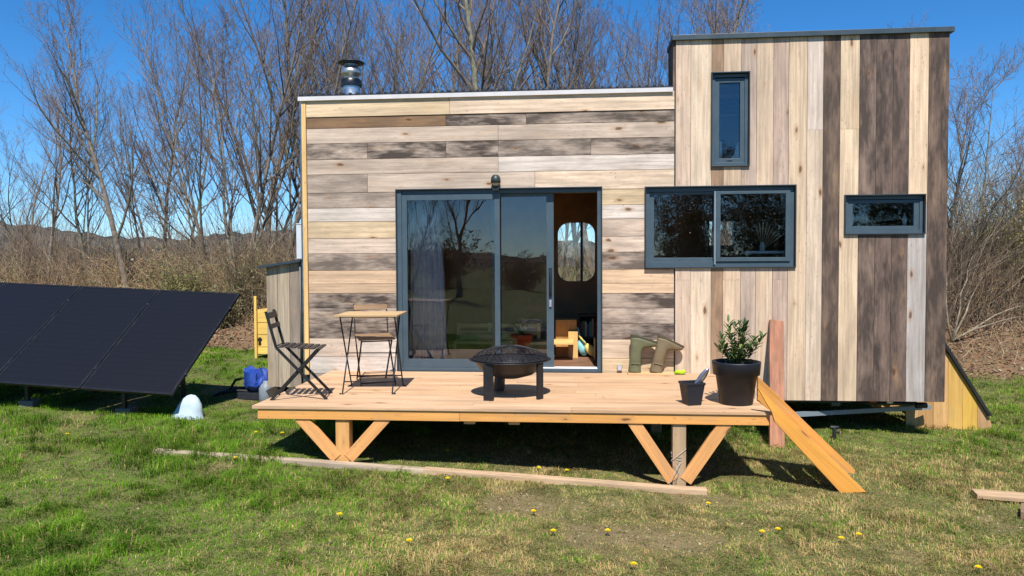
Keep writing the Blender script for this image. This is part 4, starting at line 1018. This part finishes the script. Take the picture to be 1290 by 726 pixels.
for a, wdt in ((242, .095), (324, .075), (110, .075)):
    a = R_(a); d = Vector((math.cos(a), math.sin(a), 0)); r = .37
    ang = {0: 0}; mb = MB(); f_ang = R_(90) + a
    M = Matrix.Translation(c0 + d * r + Vector((0, 0, DZ + .17))) @ Matrix.Rotation(f_ang if wdt < .09 else R_(-10), 4, 'Z'); mb.obox(M, (wdt, .03, .34), FB); mb.build('leg', M_BLACK, fp, .004)
mb = MB(); mb.lathe([(.05, DZ + .02), (.055, DZ + .08), (.045, DZ + .17)], 16, FB, c0 + Vector((-.12, .1, 0))); mb.build('ash_tube', M_BLACK, fp)

# large pot with laurel
pc = Vector((1.425, -1.88, 0)); DKP = (.012, .0145, .021)
pt = thing('plant_pot', 'large dark grey plastic pot holding a leafy evergreen at the right corner of the deck', 'plant pot', (pc.x, pc.y, DZ))
mb = MB(); mb.lathe([(.001, DZ), (.138, DZ), (.146, DZ + .01), (.182, DZ + .265), (.205, DZ + .268), (.214, DZ + .375), (.214, DZ + .385), (.203, DZ + .386), (.195, DZ + .33), (.001, DZ + .33)], 48, DKP, pc); mb.build('pot', M_PLASTIC, pt)
mb = MB(); mb.lathe([(.198, DZ + .335), (.1, DZ + .35), (.001, DZ + .345)], 30, (.035, .025, .018), pc); mb.build('soil', M_PAINT, pt)
pl = thing('laurel_shrub', 'glossy green evergreen shrub growing in the large dark pot', 'plant', (pc.x, pc.y, DZ + .34))
rs = np.random.RandomState(44); stems = []; mb = MB(); lv = MB()
def leaf(mb, p, d, L, wd, c):
    d = d.normalized(); s = d.cross(Vector((0, 0, 1))); s = s.normalized() if s.length > .1 else Vector((1, 0, 0)); nrm = s.cross(d).normalized()
    q = lambda t, k, h: p + d * L * t + s * wd * k + nrm * h * L
    vs = [q(0, 0, 0), q(.35, -.42, .05), q(.35, 0, -.0), q(.35, .42, .05), q(.72, -.36, .03), q(.72, 0, -.02), q(.72, .36, .03), q(1, 0, -.08)]
    mb.add(vs, [(0, 2, 1), (0, 3, 2), (1, 2, 5, 4), (2, 3, 6, 5), (4, 5, 7), (5, 6, 7)], c, None, True)
for k in range(17):
    a = rs.uniform(0, 6.28); rr = rs.uniform(.02, .12); base = pc + Vector((rr * .6 * math.cos(a), rr * .6 * math.sin(a), DZ + .34)); hh = rs.uniform(.14, .37) if k > 2 else .38
    out = .13 * (1.1 if hh < .3 else .5); pts = [base + Vector((math.cos(a) * out * t * 1.2, math.sin(a) * out * t * 1.2, hh * t ** .9)) for t in np.linspace(0, 1, 7)]
    mb.tube(pts, [.005 - .0005 * i for i in range(7)], 5, (.10, .12, .04))
    for j in range(20):
        t = .12 + .88 * (j / 19.); q = t * 6; i = min(int(q), 5); p = pts[i].lerp(pts[i + 1], q - i)
        b = j * 2.4 + rs.uniform(-.4, .4); el = rs.uniform(.1, 1.0) + (.4 if j > 15 else 0)
        d = Vector((math.cos(b) * math.cos(el), math.sin(b) * math.cos(el), math.sin(el)))
        c = Vector([(.045, .085, .02), (.065, .12, .028), (.03, .06, .018), (.18, .23, .06)][rs.choice(4, p=[.34, .33, .25, .08])]) * rs.uniform(.85, 1.2)
        leaf(lv, p, d, rs.uniform(.065, .10), rs.uniform(.026, .036), tuple(c))
mb.build('stems', M_BARK, pl); lv.build('foliage', M_LEAF, pl)
# small pot with trowel
sp = Vector((1.02, -1.95, 0)); mb = MB(); k4 = lambda r, z: [(sp.x + sx * r, sp.y + sy * r, z) for sx, sy in ((-1, -1), (1, -1), (1, 1), (-1, 1))]
vs = k4(.062, DZ) + k4(.085, DZ + .185) + k4(.091, DZ + .185) + k4(.091, DZ + .205) + k4(.080, DZ + .205) + k4(.078, DZ + .15)
fs = [(3, 2, 1, 0)] + [(i * 4 + k, i * 4 + (k + 1) % 4, i * 4 + 4 + (k + 1) % 4, i * 4 + 4 + k) for i in range(5) for k in range(4)] + [(20, 21, 22, 23)]
Mr = Matrix.Translation(sp) @ Matrix.Rotation(R_(18), 4, 'Z') @ Matrix.Translation(-sp)
mb.add([Mr @ Vector(v) for v in vs], fs, DKP); tag(mb.build('seedling_pot', M_PLASTIC, None, .004), 'small square black plastic pot left of the big plant pot', 'plant pot')
tr = thing('trowel', 'grey steel trowel standing blade up in the small black pot', 'trowel', (1.07, -1.95, DZ + .16))
mb = MB(); p0 = Vector((1.045, -1.955, DZ + .15)); p1 = Vector((1.17, -1.97, DZ + .335)); d = (p1 - p0).normalized(); s = Vector((.62, .1, -.45)).normalized(); s = (s - d * s.dot(d)).normalized(); nn = d.cross(s)
rowsv = []
for t, wd_ in ((0, .016), (.2, .03), (.6, .032), (.85, .022), (1, .003)):
    for k in (-1, -.5, 0, .5, 1): rowsv.append(p0.lerp(p1, t) + s * wd_ * k + nn * (.010 * (k * k)))
mb.add(rowsv, [(i * 5 + k, i * 5 + k + 1, i * 5 + 6 + k, i * 5 + 5 + k) for i in range(4) for k in range(4)], (.42, .42, .46), None, True); o = mb.build('blade', M_METAL, tr); md = o.modifiers.new('s', 'SOLIDIFY'); md.thickness = .0025
mb = MB(); mb.tube([p0 + d * .01, p0 - d * .03, p0 - d * .06 + Vector((0, 0, -.005))], [.006, .009, .011], 8, (.05, .05, .05)); mb.build('handle', M_PLASTIC, tr)

# boots on a low board
mb = MB(); mb.box(.565, 1.09, -.20, -.06, DZ + .001, DZ + .022, (*srgb(214, 178, 128), .0)); tag(mb.build('boot_board', M_PINE, None, .002), 'narrow pale board on the deck under the upturned boots', 'board')
OLV = srgb(112, 102, 72)
def boot(name, label, x, tilt, OLV):
    t = thing(name, label, 'boot', (x, -.13, DZ + .022), 0, 'upturned olive rubber boots')
    mb = MB(); M = Matrix.Translation((x, -.13, DZ + .022)) @ Matrix.Rotation(tilt, 4, 'Y')
    # opening at the bottom, heel and toe on top pointing to the right; lofted slices, sheared so the toe droops
    SL = [(0, -.070, .070, .062), (.012, -.074, .074, .066), (.03, -.070, .070, .063), (.15, -.066, .068, .060), (.25, -.060, .072, .056), (.29, -.060, .088, .053), (.318, -.062, .125, .051), (.34, -.065, .185, .050), (.358, -.066, .228, .050), (.382, -.066, .248, .050), (.402, -.066, .250, .048)]
    sg = 28; vs = []; n = len(SL)
    def shp(x, y, z): return M @ Vector((x, y, z - max(x - .03, 0) * .34 * min(z / .28, 1) * .75))
    for z, a0, a1, hw in SL:
        for k in range(sg):
            an = 2 * math.pi * k / sg; cx_ = (a0 + a1) / 2; ex_ = (a1 - a0) / 2; cc_, ss_ = math.cos(an), math.sin(an)
            vs.append(shp(cx_ + ex_ * math.copysign(abs(cc_) ** .8, cc_), hw * math.copysign(abs(ss_) ** .8, ss_), z))
    fs = [(i * sg + k, i * sg + (k + 1) % sg, (i + 1) * sg + (k + 1) % sg, (i + 1) * sg + k) for i in range(n - 1) for k in range(sg)]
    fs.append(tuple(range((n - 1) * sg, n * sg)))
    mb.add(vs, fs, OLV, None, True); o = mb.build('upper', M_RUBBER, t); md = o.modifiers.new('s', 'SOLIDIFY'); md.thickness = .004
    so = MB(); vs = []
    for lay, (z, gx_) in enumerate(((.404, .004), (.420, .004))):
        for k in range(sg):
            an = 2 * math.pi * k / sg; cc_, ss_ = math.cos(an), math.sin(an); x_ = .092 + (.158 + gx_) * math.copysign(abs(cc_) ** .8, cc_)
            vs.append(shp(x_, (.048 + gx_) * math.copysign(abs(ss_) ** .8, ss_), z + (.012 if lay and x_ < .03 else 0)))
    so.add(vs, [tuple(range(sg - 1, -1, -1)), tuple(range(sg, 2 * sg))] + [(k, (k + 1) % sg, sg + (k + 1) % sg, sg + k) for k in range(sg)], tuple(q * .55 for q in OLV)); so.build('sole', M_RUBBER, t)
    st_ = MB(); st_.obox(M @ Matrix.Translation((-.0, -.067, .11)), (.09, .006, .012), tuple(q * 1.3 for q in OLV)); st_.build('strap', M_RUBBER, t)
boot('rubber_boot', 'olive rubber boot upside down nearer the door, standing straight', .645, R_(3), srgb(96, 96, 68))
boot('rubber_boot', 'olive rubber boot upside down nearer the tower, leaning right', .885, R_(12), srgb(112, 98, 72))
mb = MB(); vs = [];
c_ = Vector((1.16, -.14, DZ + .03)); mb.lathe([(.001, -.028), (.05, -.022), (.075, 0), (.05, .018), (.001, .026)], 14, srgb(170, 205, 50), c_); mb.v = [(v[0], c_.y + (v[1] - c_.y) * .6, v[2] + .008 * math.sin(v[0] * 90)) for v in mb.v]
tag(mb.build('garden_glove', M_CLOTH), 'lime green crumpled glove on the deck right of the boots', 'glove')

# ------------------------------------------------------------------ solar panels
def solar():
    O = Vector((-4.446, -.993, .533)); ya, ti, rl = -.068, .644, .042
    e = Vector((-math.cos(ya), -math.sin(ya), rl)).normalized(); h = Vector((-math.sin(ya), math.cos(ya), 0))
    s = (h * math.cos(ti) + Vector((0, 0, math.sin(ti)))); s = (s - e * s.dot(e)).normalized(); n = s.cross(e).normalized()
    if n.z < 0: n = -n
    words = ['rightmost black solar panel of the tilted row, beside the white tub', 'second black solar panel from the right of the tilted row', 'third black solar panel from the right, cut by the left photo edge', 'fourth black solar panel, past the left photo edge']
    for k in range(4):
        t = thing('solar_panel', words[k], 'solar panel', O + e * 1.13 * k, 0, 'black solar panels in a tilted row')
        def quad(mb, a0, a1, b0, b1, h0, h1, c):
            P = [O + e * (1.13 * k + a) + s * b + n * hh for a in (a0, a1) for b in (b0, b1) for hh in (h0, h1)]
            g = [(b, a, 0) for a in (a0, a1) for b in (b0, b1) for hh in (h0, h1)]
            mb.add(P, [(0, 1, 3, 2), (4, 6, 7, 5), (0, 4, 5, 1), (2, 3, 7, 6), (0, 2, 6, 4), (1, 5, 7, 3)], c, g)
        fb = (.005, .005, .006); W, L, b = 1.118, 1.76, .028
        mb = MB(); quad(mb, 0, b, 0, L, -.03, .0, fb); quad(mb, W - b, W, 0, L, -.03, .0, fb); quad(mb, b, W - b, 0, b, -.03, 0, fb); quad(mb, b, W - b, L - b, L, -.03, 0, fb); mb.build('frame', M_ALU, t, .002)
        mb = MB(); quad(mb, b, W - b, b, L - b, -.012, -.004, fb); mb.build('cells', M_SOLAR, t)
        for bb in (.3, 1.45):
            mb = MB(); quad(mb, -.012 - .002, .010, bb, bb + .03, -.03, .003, (.12, .12, .13)); mb.build('clamp', M_METAL, t)
    # stand
    t = thing('panel_stand', 'grey metal frame and block feet holding up the tilted solar panels', 'panel stand', O + e * 1.2)
    for k in (0.75, 2.0, 3.2, 4.2):
        lo = O + e * k + s * .25 - n * .06; hi = O + e * k + s * 1.6 - n * .06; 
        mb = MB(); mb.beam(lo - s * .2, hi + s * .1, .04, .04, (.06, .06, .062), e)
        gh = Vector((hi.x, hi.y, gz(hi.x, hi.y))); gl_ = Vector((lo.x, lo.y, gz(lo.x, lo.y)))
        mb.beam(hi, gh, .04, .04, (.06, .06, .062), e); mb.beam(lo, gl_, .04, .04, (.06, .06, .062), e); mb.build('frame', M_METAL, t)
        mb = MB(); mb.box(gl_.x - .09, gl_.x + .09, gl_.y - .04, gl_.y + .12, gl_.z - .06, gl_.z + .07, (.13, .13, .12)); mb.build('foot_block', M_PAINT, t, .006)
solar()

# white tub
def deform_lathe(prof, c, center, sq=(1, 1), lean=(0, 0), seg=30):
    mb = MB(); mb.lathe(prof, seg, c); z1 = max(p[1] for p in prof)
    mb.v = [(center[0] + v[0] * sq[0] + lean[0] * v[2] / z1 + .010 * math.sin(v[2] * 40 + v[0] * 20), center[1] + v[1] * sq[1] + lean[1] * v[2] / z1, center[2] + v[2]) for v in mb.v]; return mb
zg = gz(-4.38, -.75)
mb = deform_lathe([(.20, -.03), (.185, .02), (.155, .08), (.125, .15), (.095, .215), (.055, .25), (.001, .262)], srgb(172, 188, 194), (-4.40, -.75, zg), (1, .6), (.045, .02))
tag(mb.build('plastic_tub', M_PLASTIC), 'upturned white plastic tub in the grass beside the solar panels', 'tub')
# blue bundle, black handles, clear jar
bx0 = Vector((-4.17, .55, gz(-4.17, .55)))
rs2 = random.Random(3)
mb = MB(); mb.lathe([(.001, .12), (.10, .13), (.15, .18), (.16, .26), (.13, .33), (.07, .37), (.001, .38)], 26, srgb(30, 62, 140)); mb.v = [tuple(Vector(v) * (1 + .34 * mnoise.noise(Vector(v) * 7) + .16 * mnoise.noise(Vector(v) * 19)) + bx0 + Vector((0, 0, .0))) for v in mb.v]; mb.sm = [False] * len(mb.sm)
tag(mb.build('tarpaulin', M_PLASTIC), 'crumpled bright blue tarpaulin bundle beside the side locker', 'tarpaulin')
mb = MB()
for dy in (-.06, .14): mb.tube([bx0 + Vector((-.55, dy, .05)), bx0 + Vector((-.45, dy, .09)), bx0 + Vector((-.25, dy, .12)), bx0 + Vector((.2, dy, .10))], .022, 8, (.012, .012, .013))
mb.tube([bx0 + Vector((-.38, .04, .12)), bx0 + Vector((-.30, .04, .24)), bx0 + Vector((-.18, .04, .27)), bx0 + Vector((-.08, .04, .16))], .018, 8, (.015, .015, .016))
mb.obox(Matrix.Translation(bx0 + Vector((0, .04, .055))), (.42, .3, .09), (.02, .022, .03))
tag(mb.build('hand_cart', M_PLASTIC, None, .004), 'black hand cart with tube handles lying under the blue tarpaulin', 'hand cart')
mb = MB(); jc = Vector((-3.93, .30, gz(-3.93, .3))); mb.lathe([(.001, 0), (.075, 0), (.09, .02), (.09, .20), (.06, .25), (.04, .27), (.04, .29), (.001, .29)], 22, srgb(120, 128, 136), jc)
tag(mb.build('plastic_jar', M_PLASTIC), 'pale translucent plastic container in front of the blue tarpaulin', 'container')
# yellow timber hive behind the locker
hv = thing('timber_box_stack', 'stack of fresh yellow timber boxes standing on the far lawn behind the side locker', 'wooden boxes', (-5.55, 4.3, .3)); zg = gz(-5.6, 4.3)
YL = srgb(232, 194, 104)
for k, (z0_, z1_, xo) in enumerate(((.10, .22, 0.0), (.23, .44, -.02), (.45, .66, .0), (.67, .90, .03))):
    mb = MB(); x0_, x1_ = -5.775 + xo, -5.33 + xo; zz = zg - .02
    mb.box(x0_, x1_, 4.1, 4.13, zz + z0_, zz + z1_, (*YL, .0)); mb.box(x0_, x1_, 4.47, 4.5, zz + z0_, zz + z1_, (*YL, 0)); mb.box(x0_, x0_ + .03, 4.131, 4.469, zz + z0_, zz + z1_, (*YL, 0), 1); mb.box(x1_ - .03, x1_, 4.131, 4.469, zz + z0_, zz + z1_, (*YL, 0), 1); mb.box(x0_ + .031, x1_ - .031, 4.131, 4.469, zz + z1_ - .03, zz + z1_ - .01, (*YL, 0))
    bo = mb.build('box', M_PINE, hv, .003)
    if k == 2:
        pass
    if k == 1:
        q = MB(); q.box(x0_ + .08, x0_ + .13, 4.092, 4.099, zz + .26, zz + .40, (.03, .025, .02)); q.box(x0_ + .06, x0_ + .15, 4.088, 4.0915, zz + .35, zz + .38, (.03, .025, .02)); q.build('latch', M_BLACK, bo)
mb = MB()
for x in (-5.77, -5.36): mb.box(x, x + .045, 4.05, 4.09, zg - .05, zg + (1.12 if x < -5.5 else .2), (*YL, 0), 2)
mb.build('corner_post', M_PINE, hv, .003)
# small black tap in the grass
mb = MB(); q = Vector((2.80, -.35, gz(2.8, -.35))); mb.tube([q + Vector((0, 0, -.05)), q + Vector((0, 0, .13))], .022, 10, (.015, .017, .02)); mb.tube([q + Vector((-.045, 0, .135)), q + Vector((.045, 0, .135))], .02, 8, (.015, .017, .02)); mb.tube([q + Vector((0, 0, .10)), q + Vector((.05, -.01, .08))], .014, 8, (.015, .017, .02))
tag(mb.build('standpipe', M_PLASTIC, None, .002), 'short black standpipe poking out of the grass under the tower', 'standpipe')

# ------------------------------------------------------------------ interior
def curtain(name, label, x0, x1, y, z0, z1, c, folds):
    n = 60; vs = []; m = 10
    for j in range(m):
        t = j / (m - 1)
        for i in range(n):
            u = i / (n - 1); xm = (x0 + x1) / 2; ww = (x1 - x0) / 2 * (.75 + .25 * t)
            vs.append((x0 + (u) * 2 * ww + .02 * math.sin(t * 4), y + .03 * math.sin(u * folds * 6.28 + .6 * math.sin(t * 3)) , z1 + (z0 - z1) * t))
    mb = MB(); mb.add(vs, [(j * n + i, j * n + i + 1, (j + 1) * n + i + 1, (j + 1) * n + i) for j in range(m - 1) for i in range(n - 1)], c, None, True)
    o = mb.build(name, M_CLOTH); md = o.modifiers.new('s', 'SOLIDIFY'); md.thickness = .002; return tag(o, label, 'curtain')
curtain('curtain', 'mauve-grey floor-length curtain gathered behind the left door pane', -2.06, -1.58, .22, .74, 2.72, srgb(228, 212, 210), 6)
fur = srgb(232, 190, 118)
b = thing('pine_bench', 'low pale pine bench with an open rail back seen through the door glass', 'bench', (-.7, .95, .7))
mb = MB(); mb.box(-1.62, -.06, .72, 1.08, .915, .95, (*fur, 0)); mb.build('seat', M_PINE, b, .003)
mb = MB(); mb.box(-1.62, -.50, 1.09, 1.12, 1.10, 1.15, (*fur, 0)); mb.box(-1.62, -.50, 1.09, 1.12, 1.0, 1.05, (*fur, 0)); [mb.box(x, x + .045, 1.085, 1.125, .951, 1.16, (*fur, 0), 2) for x in (-1.62, -1.2, -.85, -.545)]; mb.build('backrest', M_PINE, b, .002)
for x in (-1.62, -.85): mb = MB(); mb.box(x, x + .05, .73, .78, .70, .914, (*fur, 0), 2); mb.build('leg', M_PINE, b, .002)
mb = MB(); mb.box(-1.55, -.92, .74, 1.07, .952, 1.04, srgb(112, 140, 98)); tag(mb.build('cushion', M_CLOTH, None, .03), 'green cushion on the pine bench', 'cushion')
b = thing('pine_cabinet', 'low pine cabinet just inside the open doorway', 'cabinet', (-.15, 1.3, .7))
mb = MB(); mb.box(-.30, -.02, 1.15, 1.17, .70, 1.20, (*srgb(200, 146, 84), 0), 2); mb.box(-.30, -.02, 1.171, 1.45, 1.18, 1.20, (*fur, 0), 1); mb.box(-.30, -.28, 1.171, 1.45, .7, 1.179, (*fur, 0), 2); mb.build('body', M_PINE, b, .002)
mb = MB(); mb.box(-.13, -.005, 1.09, 1.148, .70, 1.05, (*fur, 0), 2); mb.build('side_board', M_PINE, b, .002)
b = thing('bookshelf', 'dark bookshelf against the back wall inside the doorway', 'bookshelf', (.15, 1.3, .7)); dks = (.03, .02, .016)
mb = MB(); mb.box(-.0, .022, 1.25, 1.52, .7, 1.26, dks); mb.box(.50, .525, 1.25, 1.52, .7, 1.26, dks); mb.box(.0225, .4995, 1.49, 1.52, .7, 1.26, dks); [mb.box(.0225, .4995, 1.25, 1.489, z, z + .022, dks) for z in (.70, .94, 1.238)]; mb.build('carcass', M_PLY, b)
x = .03; bc = [(.25, .06, .04), (.05, .12, .08), (.35, .32, .27), (.06, .07, .16), (.10, .2, .12), (.28, .2, .1), (.03, .03, .035)]
bw_ = ['dark red', 'dark green', 'cream', 'navy', 'green', 'tan', 'black']; k = 0
while x < .32:
    t_ = random.uniform(.022, .04); h = random.uniform(.17, .25); mb = MB(); c = bc[k % 7]
    mb.box(x, x + t_ - .002, 1.28, 1.42, 0.9625, 0.9625 + h, c); tag(mb.build('book', M_PAINT, None, .002), '%s book, number %s from the left on the dark bookshelf' % (bw_[k % 7], ('one', 'two', 'three', 'four', 'five', 'six', 'seven', 'eight', 'nine', 'ten', 'eleven', 'twelve', 'thirteen')[k]), 'book', 'books on the dark bookshelf'); x += t_; k += 1
def racket(name, label, cx, cz, y, c, ang, r):
    t = thing(name, label, 'fan', (cx, y, cz)); mb = MB(); M = Matrix.Translation((cx, y, cz)) @ Matrix.Rotation(ang, 4, 'Y')
    mb.lathe([(.001, -.006), (r, -.006), (r, .006), (.001, .006)], 26, c, M=M @ Matrix.Scale(.55, 4, (1, 0, 0)) @ Matrix.Rotation(R_(90), 4, 'X')); mb.build('face', M_CLOTH, t)
    mb = MB(); mb.tube([M @ Vector((0, 0, r * .9)), M @ Vector((0, 0, r + .16))], .011, 8, c); mb.build('handle', M_CLOTH, t)
racket('woven_fan', 'pale turquoise oval fan leaning in the dark bookshelf', .06, .83, 1.18, srgb(150, 215, 220), R_(-14), .115)
racket('woven_fan', 'pale yellow oval fan leaning right of the turquoise one', .16, .80, 1.15, srgb(236, 214, 120), R_(-38), .10)
mb = MB(); mb.box(.205, .222, .90, 1.1, .70, .98, (*fur, 0), 2); tag(mb.build('pine_board', M_PINE, None, .002), 'narrow pale pine board standing at the right inside the doorway', 'board')
# flower pot behind the glass
po = thing('flower_pot', 'terracotta flower pot standing inside behind the sliding pane', 'plant pot', (-.70, .42, .95))
mb = MB(); pz = .86; mb.lathe([(.001, pz), (.085, pz), (.12, pz + .16), (.135, pz + .162), (.138, pz + .215), (.128, pz + .215), (.12, pz + .18), (.001, pz + .18)], 32, srgb(190, 84, 44), (-.70, .42, 0)); mb.build('pot', M_PAINT, po)
ph = thing('orchid', 'pale pink flower with strappy green leaves in the terracotta pot', 'plant', (-.70, .42, 1.04))
lv = MB(); 
for k in range(9):
    a = k * .7; leaf(lv, Vector((-.70, .42, 1.04)), Vector((math.cos(a) * .6, math.sin(a) * .4, 1)), .17 + .03 * (k % 3), .035, (.10, .22, .05))
lv.build('foliage', M_LEAF, ph)
fl = MB()
for k in range(26):
    a = k * 2.4; r = .05 * (k / 26) ** .5; leaf(fl, Vector((-.68 + r * math.cos(a), .41 + r * math.sin(a), 1.235 + .02 * math.sin(k))), Vector((math.cos(a), math.sin(a) - .5, .5)), .055, .035, srgb(226, 190, 180))
fl.build('flower', M_LEAF, ph)
mb = MB(); mb.box(-.95, -.45, .30, .56, .70, .858, (*srgb(120, 82, 52), 0)); tag(mb.build('low_stool', M_WOOD, None, .004), 'low dark wooden plinth under the terracotta pot', 'stool')
# kitchen window contents
mb = MB(); mb.box(.99 + .02, 2.9, .116, .75, 1.60, 1.87, srgb(110, 78, 52)); mb.box(.99 + .02, 2.9, .116, .77, 1.871, 1.9, srgb(70, 60, 52)); mb.box(2.9, 2.94, .116, 2.3, .70, 3.7, srgb(120, 84, 55)); cn = mb.build('kitchen_counter', M_PLY, None); tag(cn, 'dark wooden kitchen counter behind the wide window', 'counter')
mb = MB(); mb.box(1.95, 2.42, .17, .37, 2.055, 2.085, (.8, .78, .75)); [mb.box(x, x + .02, .19, .35, 1.901, 2.054, (.7, .68, .65)) for x in (1.97, 2.38)]; tag(mb.build('dish_shelf', M_PAINT, None, .003), 'small white shelf behind the right kitchen pane', 'shelf')
hb = thing('potted_herb', 'small leafy herb on the sill behind the right kitchen pane', 'plant', (1.93, .2, 1.9))
mb = MB(); mb.lathe([(.001, 1.901), (.035, 1.901), (.045, 1.97), (.001, 1.965)], 18, (.55, .5, .45), (1.93, .22, 0)); mb.build('pot', M_PAINT, hb)
lv = MB(); [leaf(lv, Vector((1.93, .22, 1.96)) + Vector((random.uniform(-.08, .08), random.uniform(-.04, .04), random.uniform(0, .06))), Vector((random.uniform(-1, 1), random.uniform(-1, .5), .7)), .05, .03, (.12, .24, .05)) for k in range(60)]; lv.build('foliage', M_LEAF, hb)
hb = thing('potted_herb', 'low dark trailing herb behind the stile of the kitchen window', 'plant', (1.60, .2, 1.9))
mb = MB(); mb.lathe([(.001, 1.901), (.035, 1.901), (.045, 1.96), (.001, 1.955)], 18, (.2, .1, .06), (1.60, .24, 0)); mb.build('pot', M_PAINT, hb)
lv = MB(); [leaf(lv, Vector((1.63, .24, 1.95)) + Vector((random.uniform(-.13, .13), random.uniform(-.05, .05), random.uniform(0, .07))), Vector((random.uniform(-1, 1), random.uniform(-1, .5), .6)), .045, .025, (.06, .13, .03)) for k in range(80)]; lv.build('foliage', M_LEAF, hb)
rd = thing('dried_grasses', 'dried tan grass stems in a jar behind the right kitchen pane', 'dried flowers', (2.2, .3, 1.9))
mb = MB(); mb.lathe([(.001, 2.087), (.03, 2.087), (.032, 2.15), (.02, 2.18), (.022, 2.19)], 16, (.6, .62, .6), (2.16, .25, 0)); mb.build('jar', M_PLASTIC, rd)
mb = MB()
for k in range(9):
    a = -.35 + k * .17; pts = [Vector((2.16, .25, 2.10)) + Vector((math.sin(a) * t * .26, -.05 * t, math.cos(a) * .32 * t)) for t in (0, .3, .6, .8, 1)]; mb.tube(pts, [.003, .003, .004, .012, .003], 5, (.62, .44, .26))
mb.build('stems', M_BARK, rd)
mb = MB(); mb.lathe([(.001, 2.36), (.022, 2.36), (.024, 2.44), (.01, 2.47), (.01, 2.50), (.001, 2.50)], 18, (.8, .8, .78), (3.70, .10, 0)); bt = tag(mb.build('bottle', M_PLASTIC), 'little white bottle at the right of the small horizontal window', 'bottle')
mb = MB(); mb.box(3.0, 3.86, .02 + .04, .2, 2.335, 2.359, (.2, .15, .1)); tag(mb.build('window_shelf', M_PLY), 'thin dark shelf inside the small horizontal window', 'shelf')
for k, (xa, xb_, lab) in enumerate(((1.61, 1.66, 'narrow white curtain end at the left inside the tall window'), (1.75, 1.86, 'white triangular curtain end at the right inside the tall window'))):
    mb = MB(); pts = [(xa, 3.12), (xb_, 3.12), (xb_, 3.36), (xb_ - .02, 3.34), ((xa + xb_) / 2 if k else xa, 3.22 if k else 3.36)]
    mb.prism(pts, .10, .112, (.8, .8, .78)); tag(mb.build('curtain', M_CLOTH), lab, 'curtain')

# ------------------------------------------------------------------ dandelions
dl = [(-7.49, .33, 'at the left edge, in front of the solar panels'), (-6.66, .83, 'under the lower edge of the solar panels'), (-5.04, -1.85, 'in the left lawn below the solar panels'), (-3.05, -2.40, 'at mid left, in front of the long batten'), (-3.29, -1.44, 'above the left end of the batten'), (-3.02, -1.42, 'left of the left deck brace'), (-1.26, -1.70, 'behind the middle of the batten, in deck shade'),
      (-1.10, -2.59, 'just in front of the middle of the batten'), (-1.66, -3.73, 'alone in the lawn at lower centre left'), (-1.07, -4.15, 'at the bottom edge left of centre'), (-.33, -3.32, 'in the thin grass at centre'), (-.354, -2.11, 'behind the right batten, leftmost of a pair'), (-.104, -2.14, 'behind the right batten, rightmost of a pair'),
      (-.17, -3.77, 'left of the bottom centre'), (.20, -3.65, 'with a pale seed head at bottom centre'), (.33, -4.28, 'at the bottom edge right of centre'), (1.03, -2.76, 'right of the end of the batten'), (1.40, -3.41, 'right of centre, first of a loose pair'), (1.28, -3.46, 'right of centre, second of a loose pair'), (1.95, -3.41, 'in worn grass at the right, farther of two'), (1.79, -3.53, 'in worn grass at the right, nearer of two'), (2.41, -4.06, 'at the bottom right of the photo'), (3.56, -2.43, 'beside the offcut at the right edge')]
hm = MB()
for k in range(34):
    a = k * 2.39996; r = .015 * math.sqrt(k / 34); leaf(hm, Vector((r * .3 * math.cos(a), r * .3 * math.sin(a), .0)), Vector((math.cos(a) * r * 60, math.sin(a) * r * 60, .75 - r * 20)), .019, .009, srgb(252, 228, 40))
head = hm.build('flower', M_LEAF); sm = MB(); sm.tube([(0, 0, -.06), (.003, 0, -.03), (0, 0, 0)], .002, 5, (.15, .2, .06)); stem = sm.build('stem', M_LEAF)
for i, (x, y, wd_) in enumerate(dl):
    t = thing('dandelion', 'yellow dandelion ' + wd_, 'flower', (x, y, gz(x, y) + .036), random.uniform(0, 6), 'yellow dandelions in the lawn'); t.scale = (1.1, 1.1, 1)
    for o in (head, stem):
        c = o if i == 0 else o.copy()
        if i: col.objects.link(c)
        c.parent = t

# ------------------------------------------------------------------ render settings
scene.render.engine = 'CYCLES'
scene.cycles.max_bounces = 6; scene.cycles.transparent_max_bounces = 12
print('objects', len(bpy.data.objects))
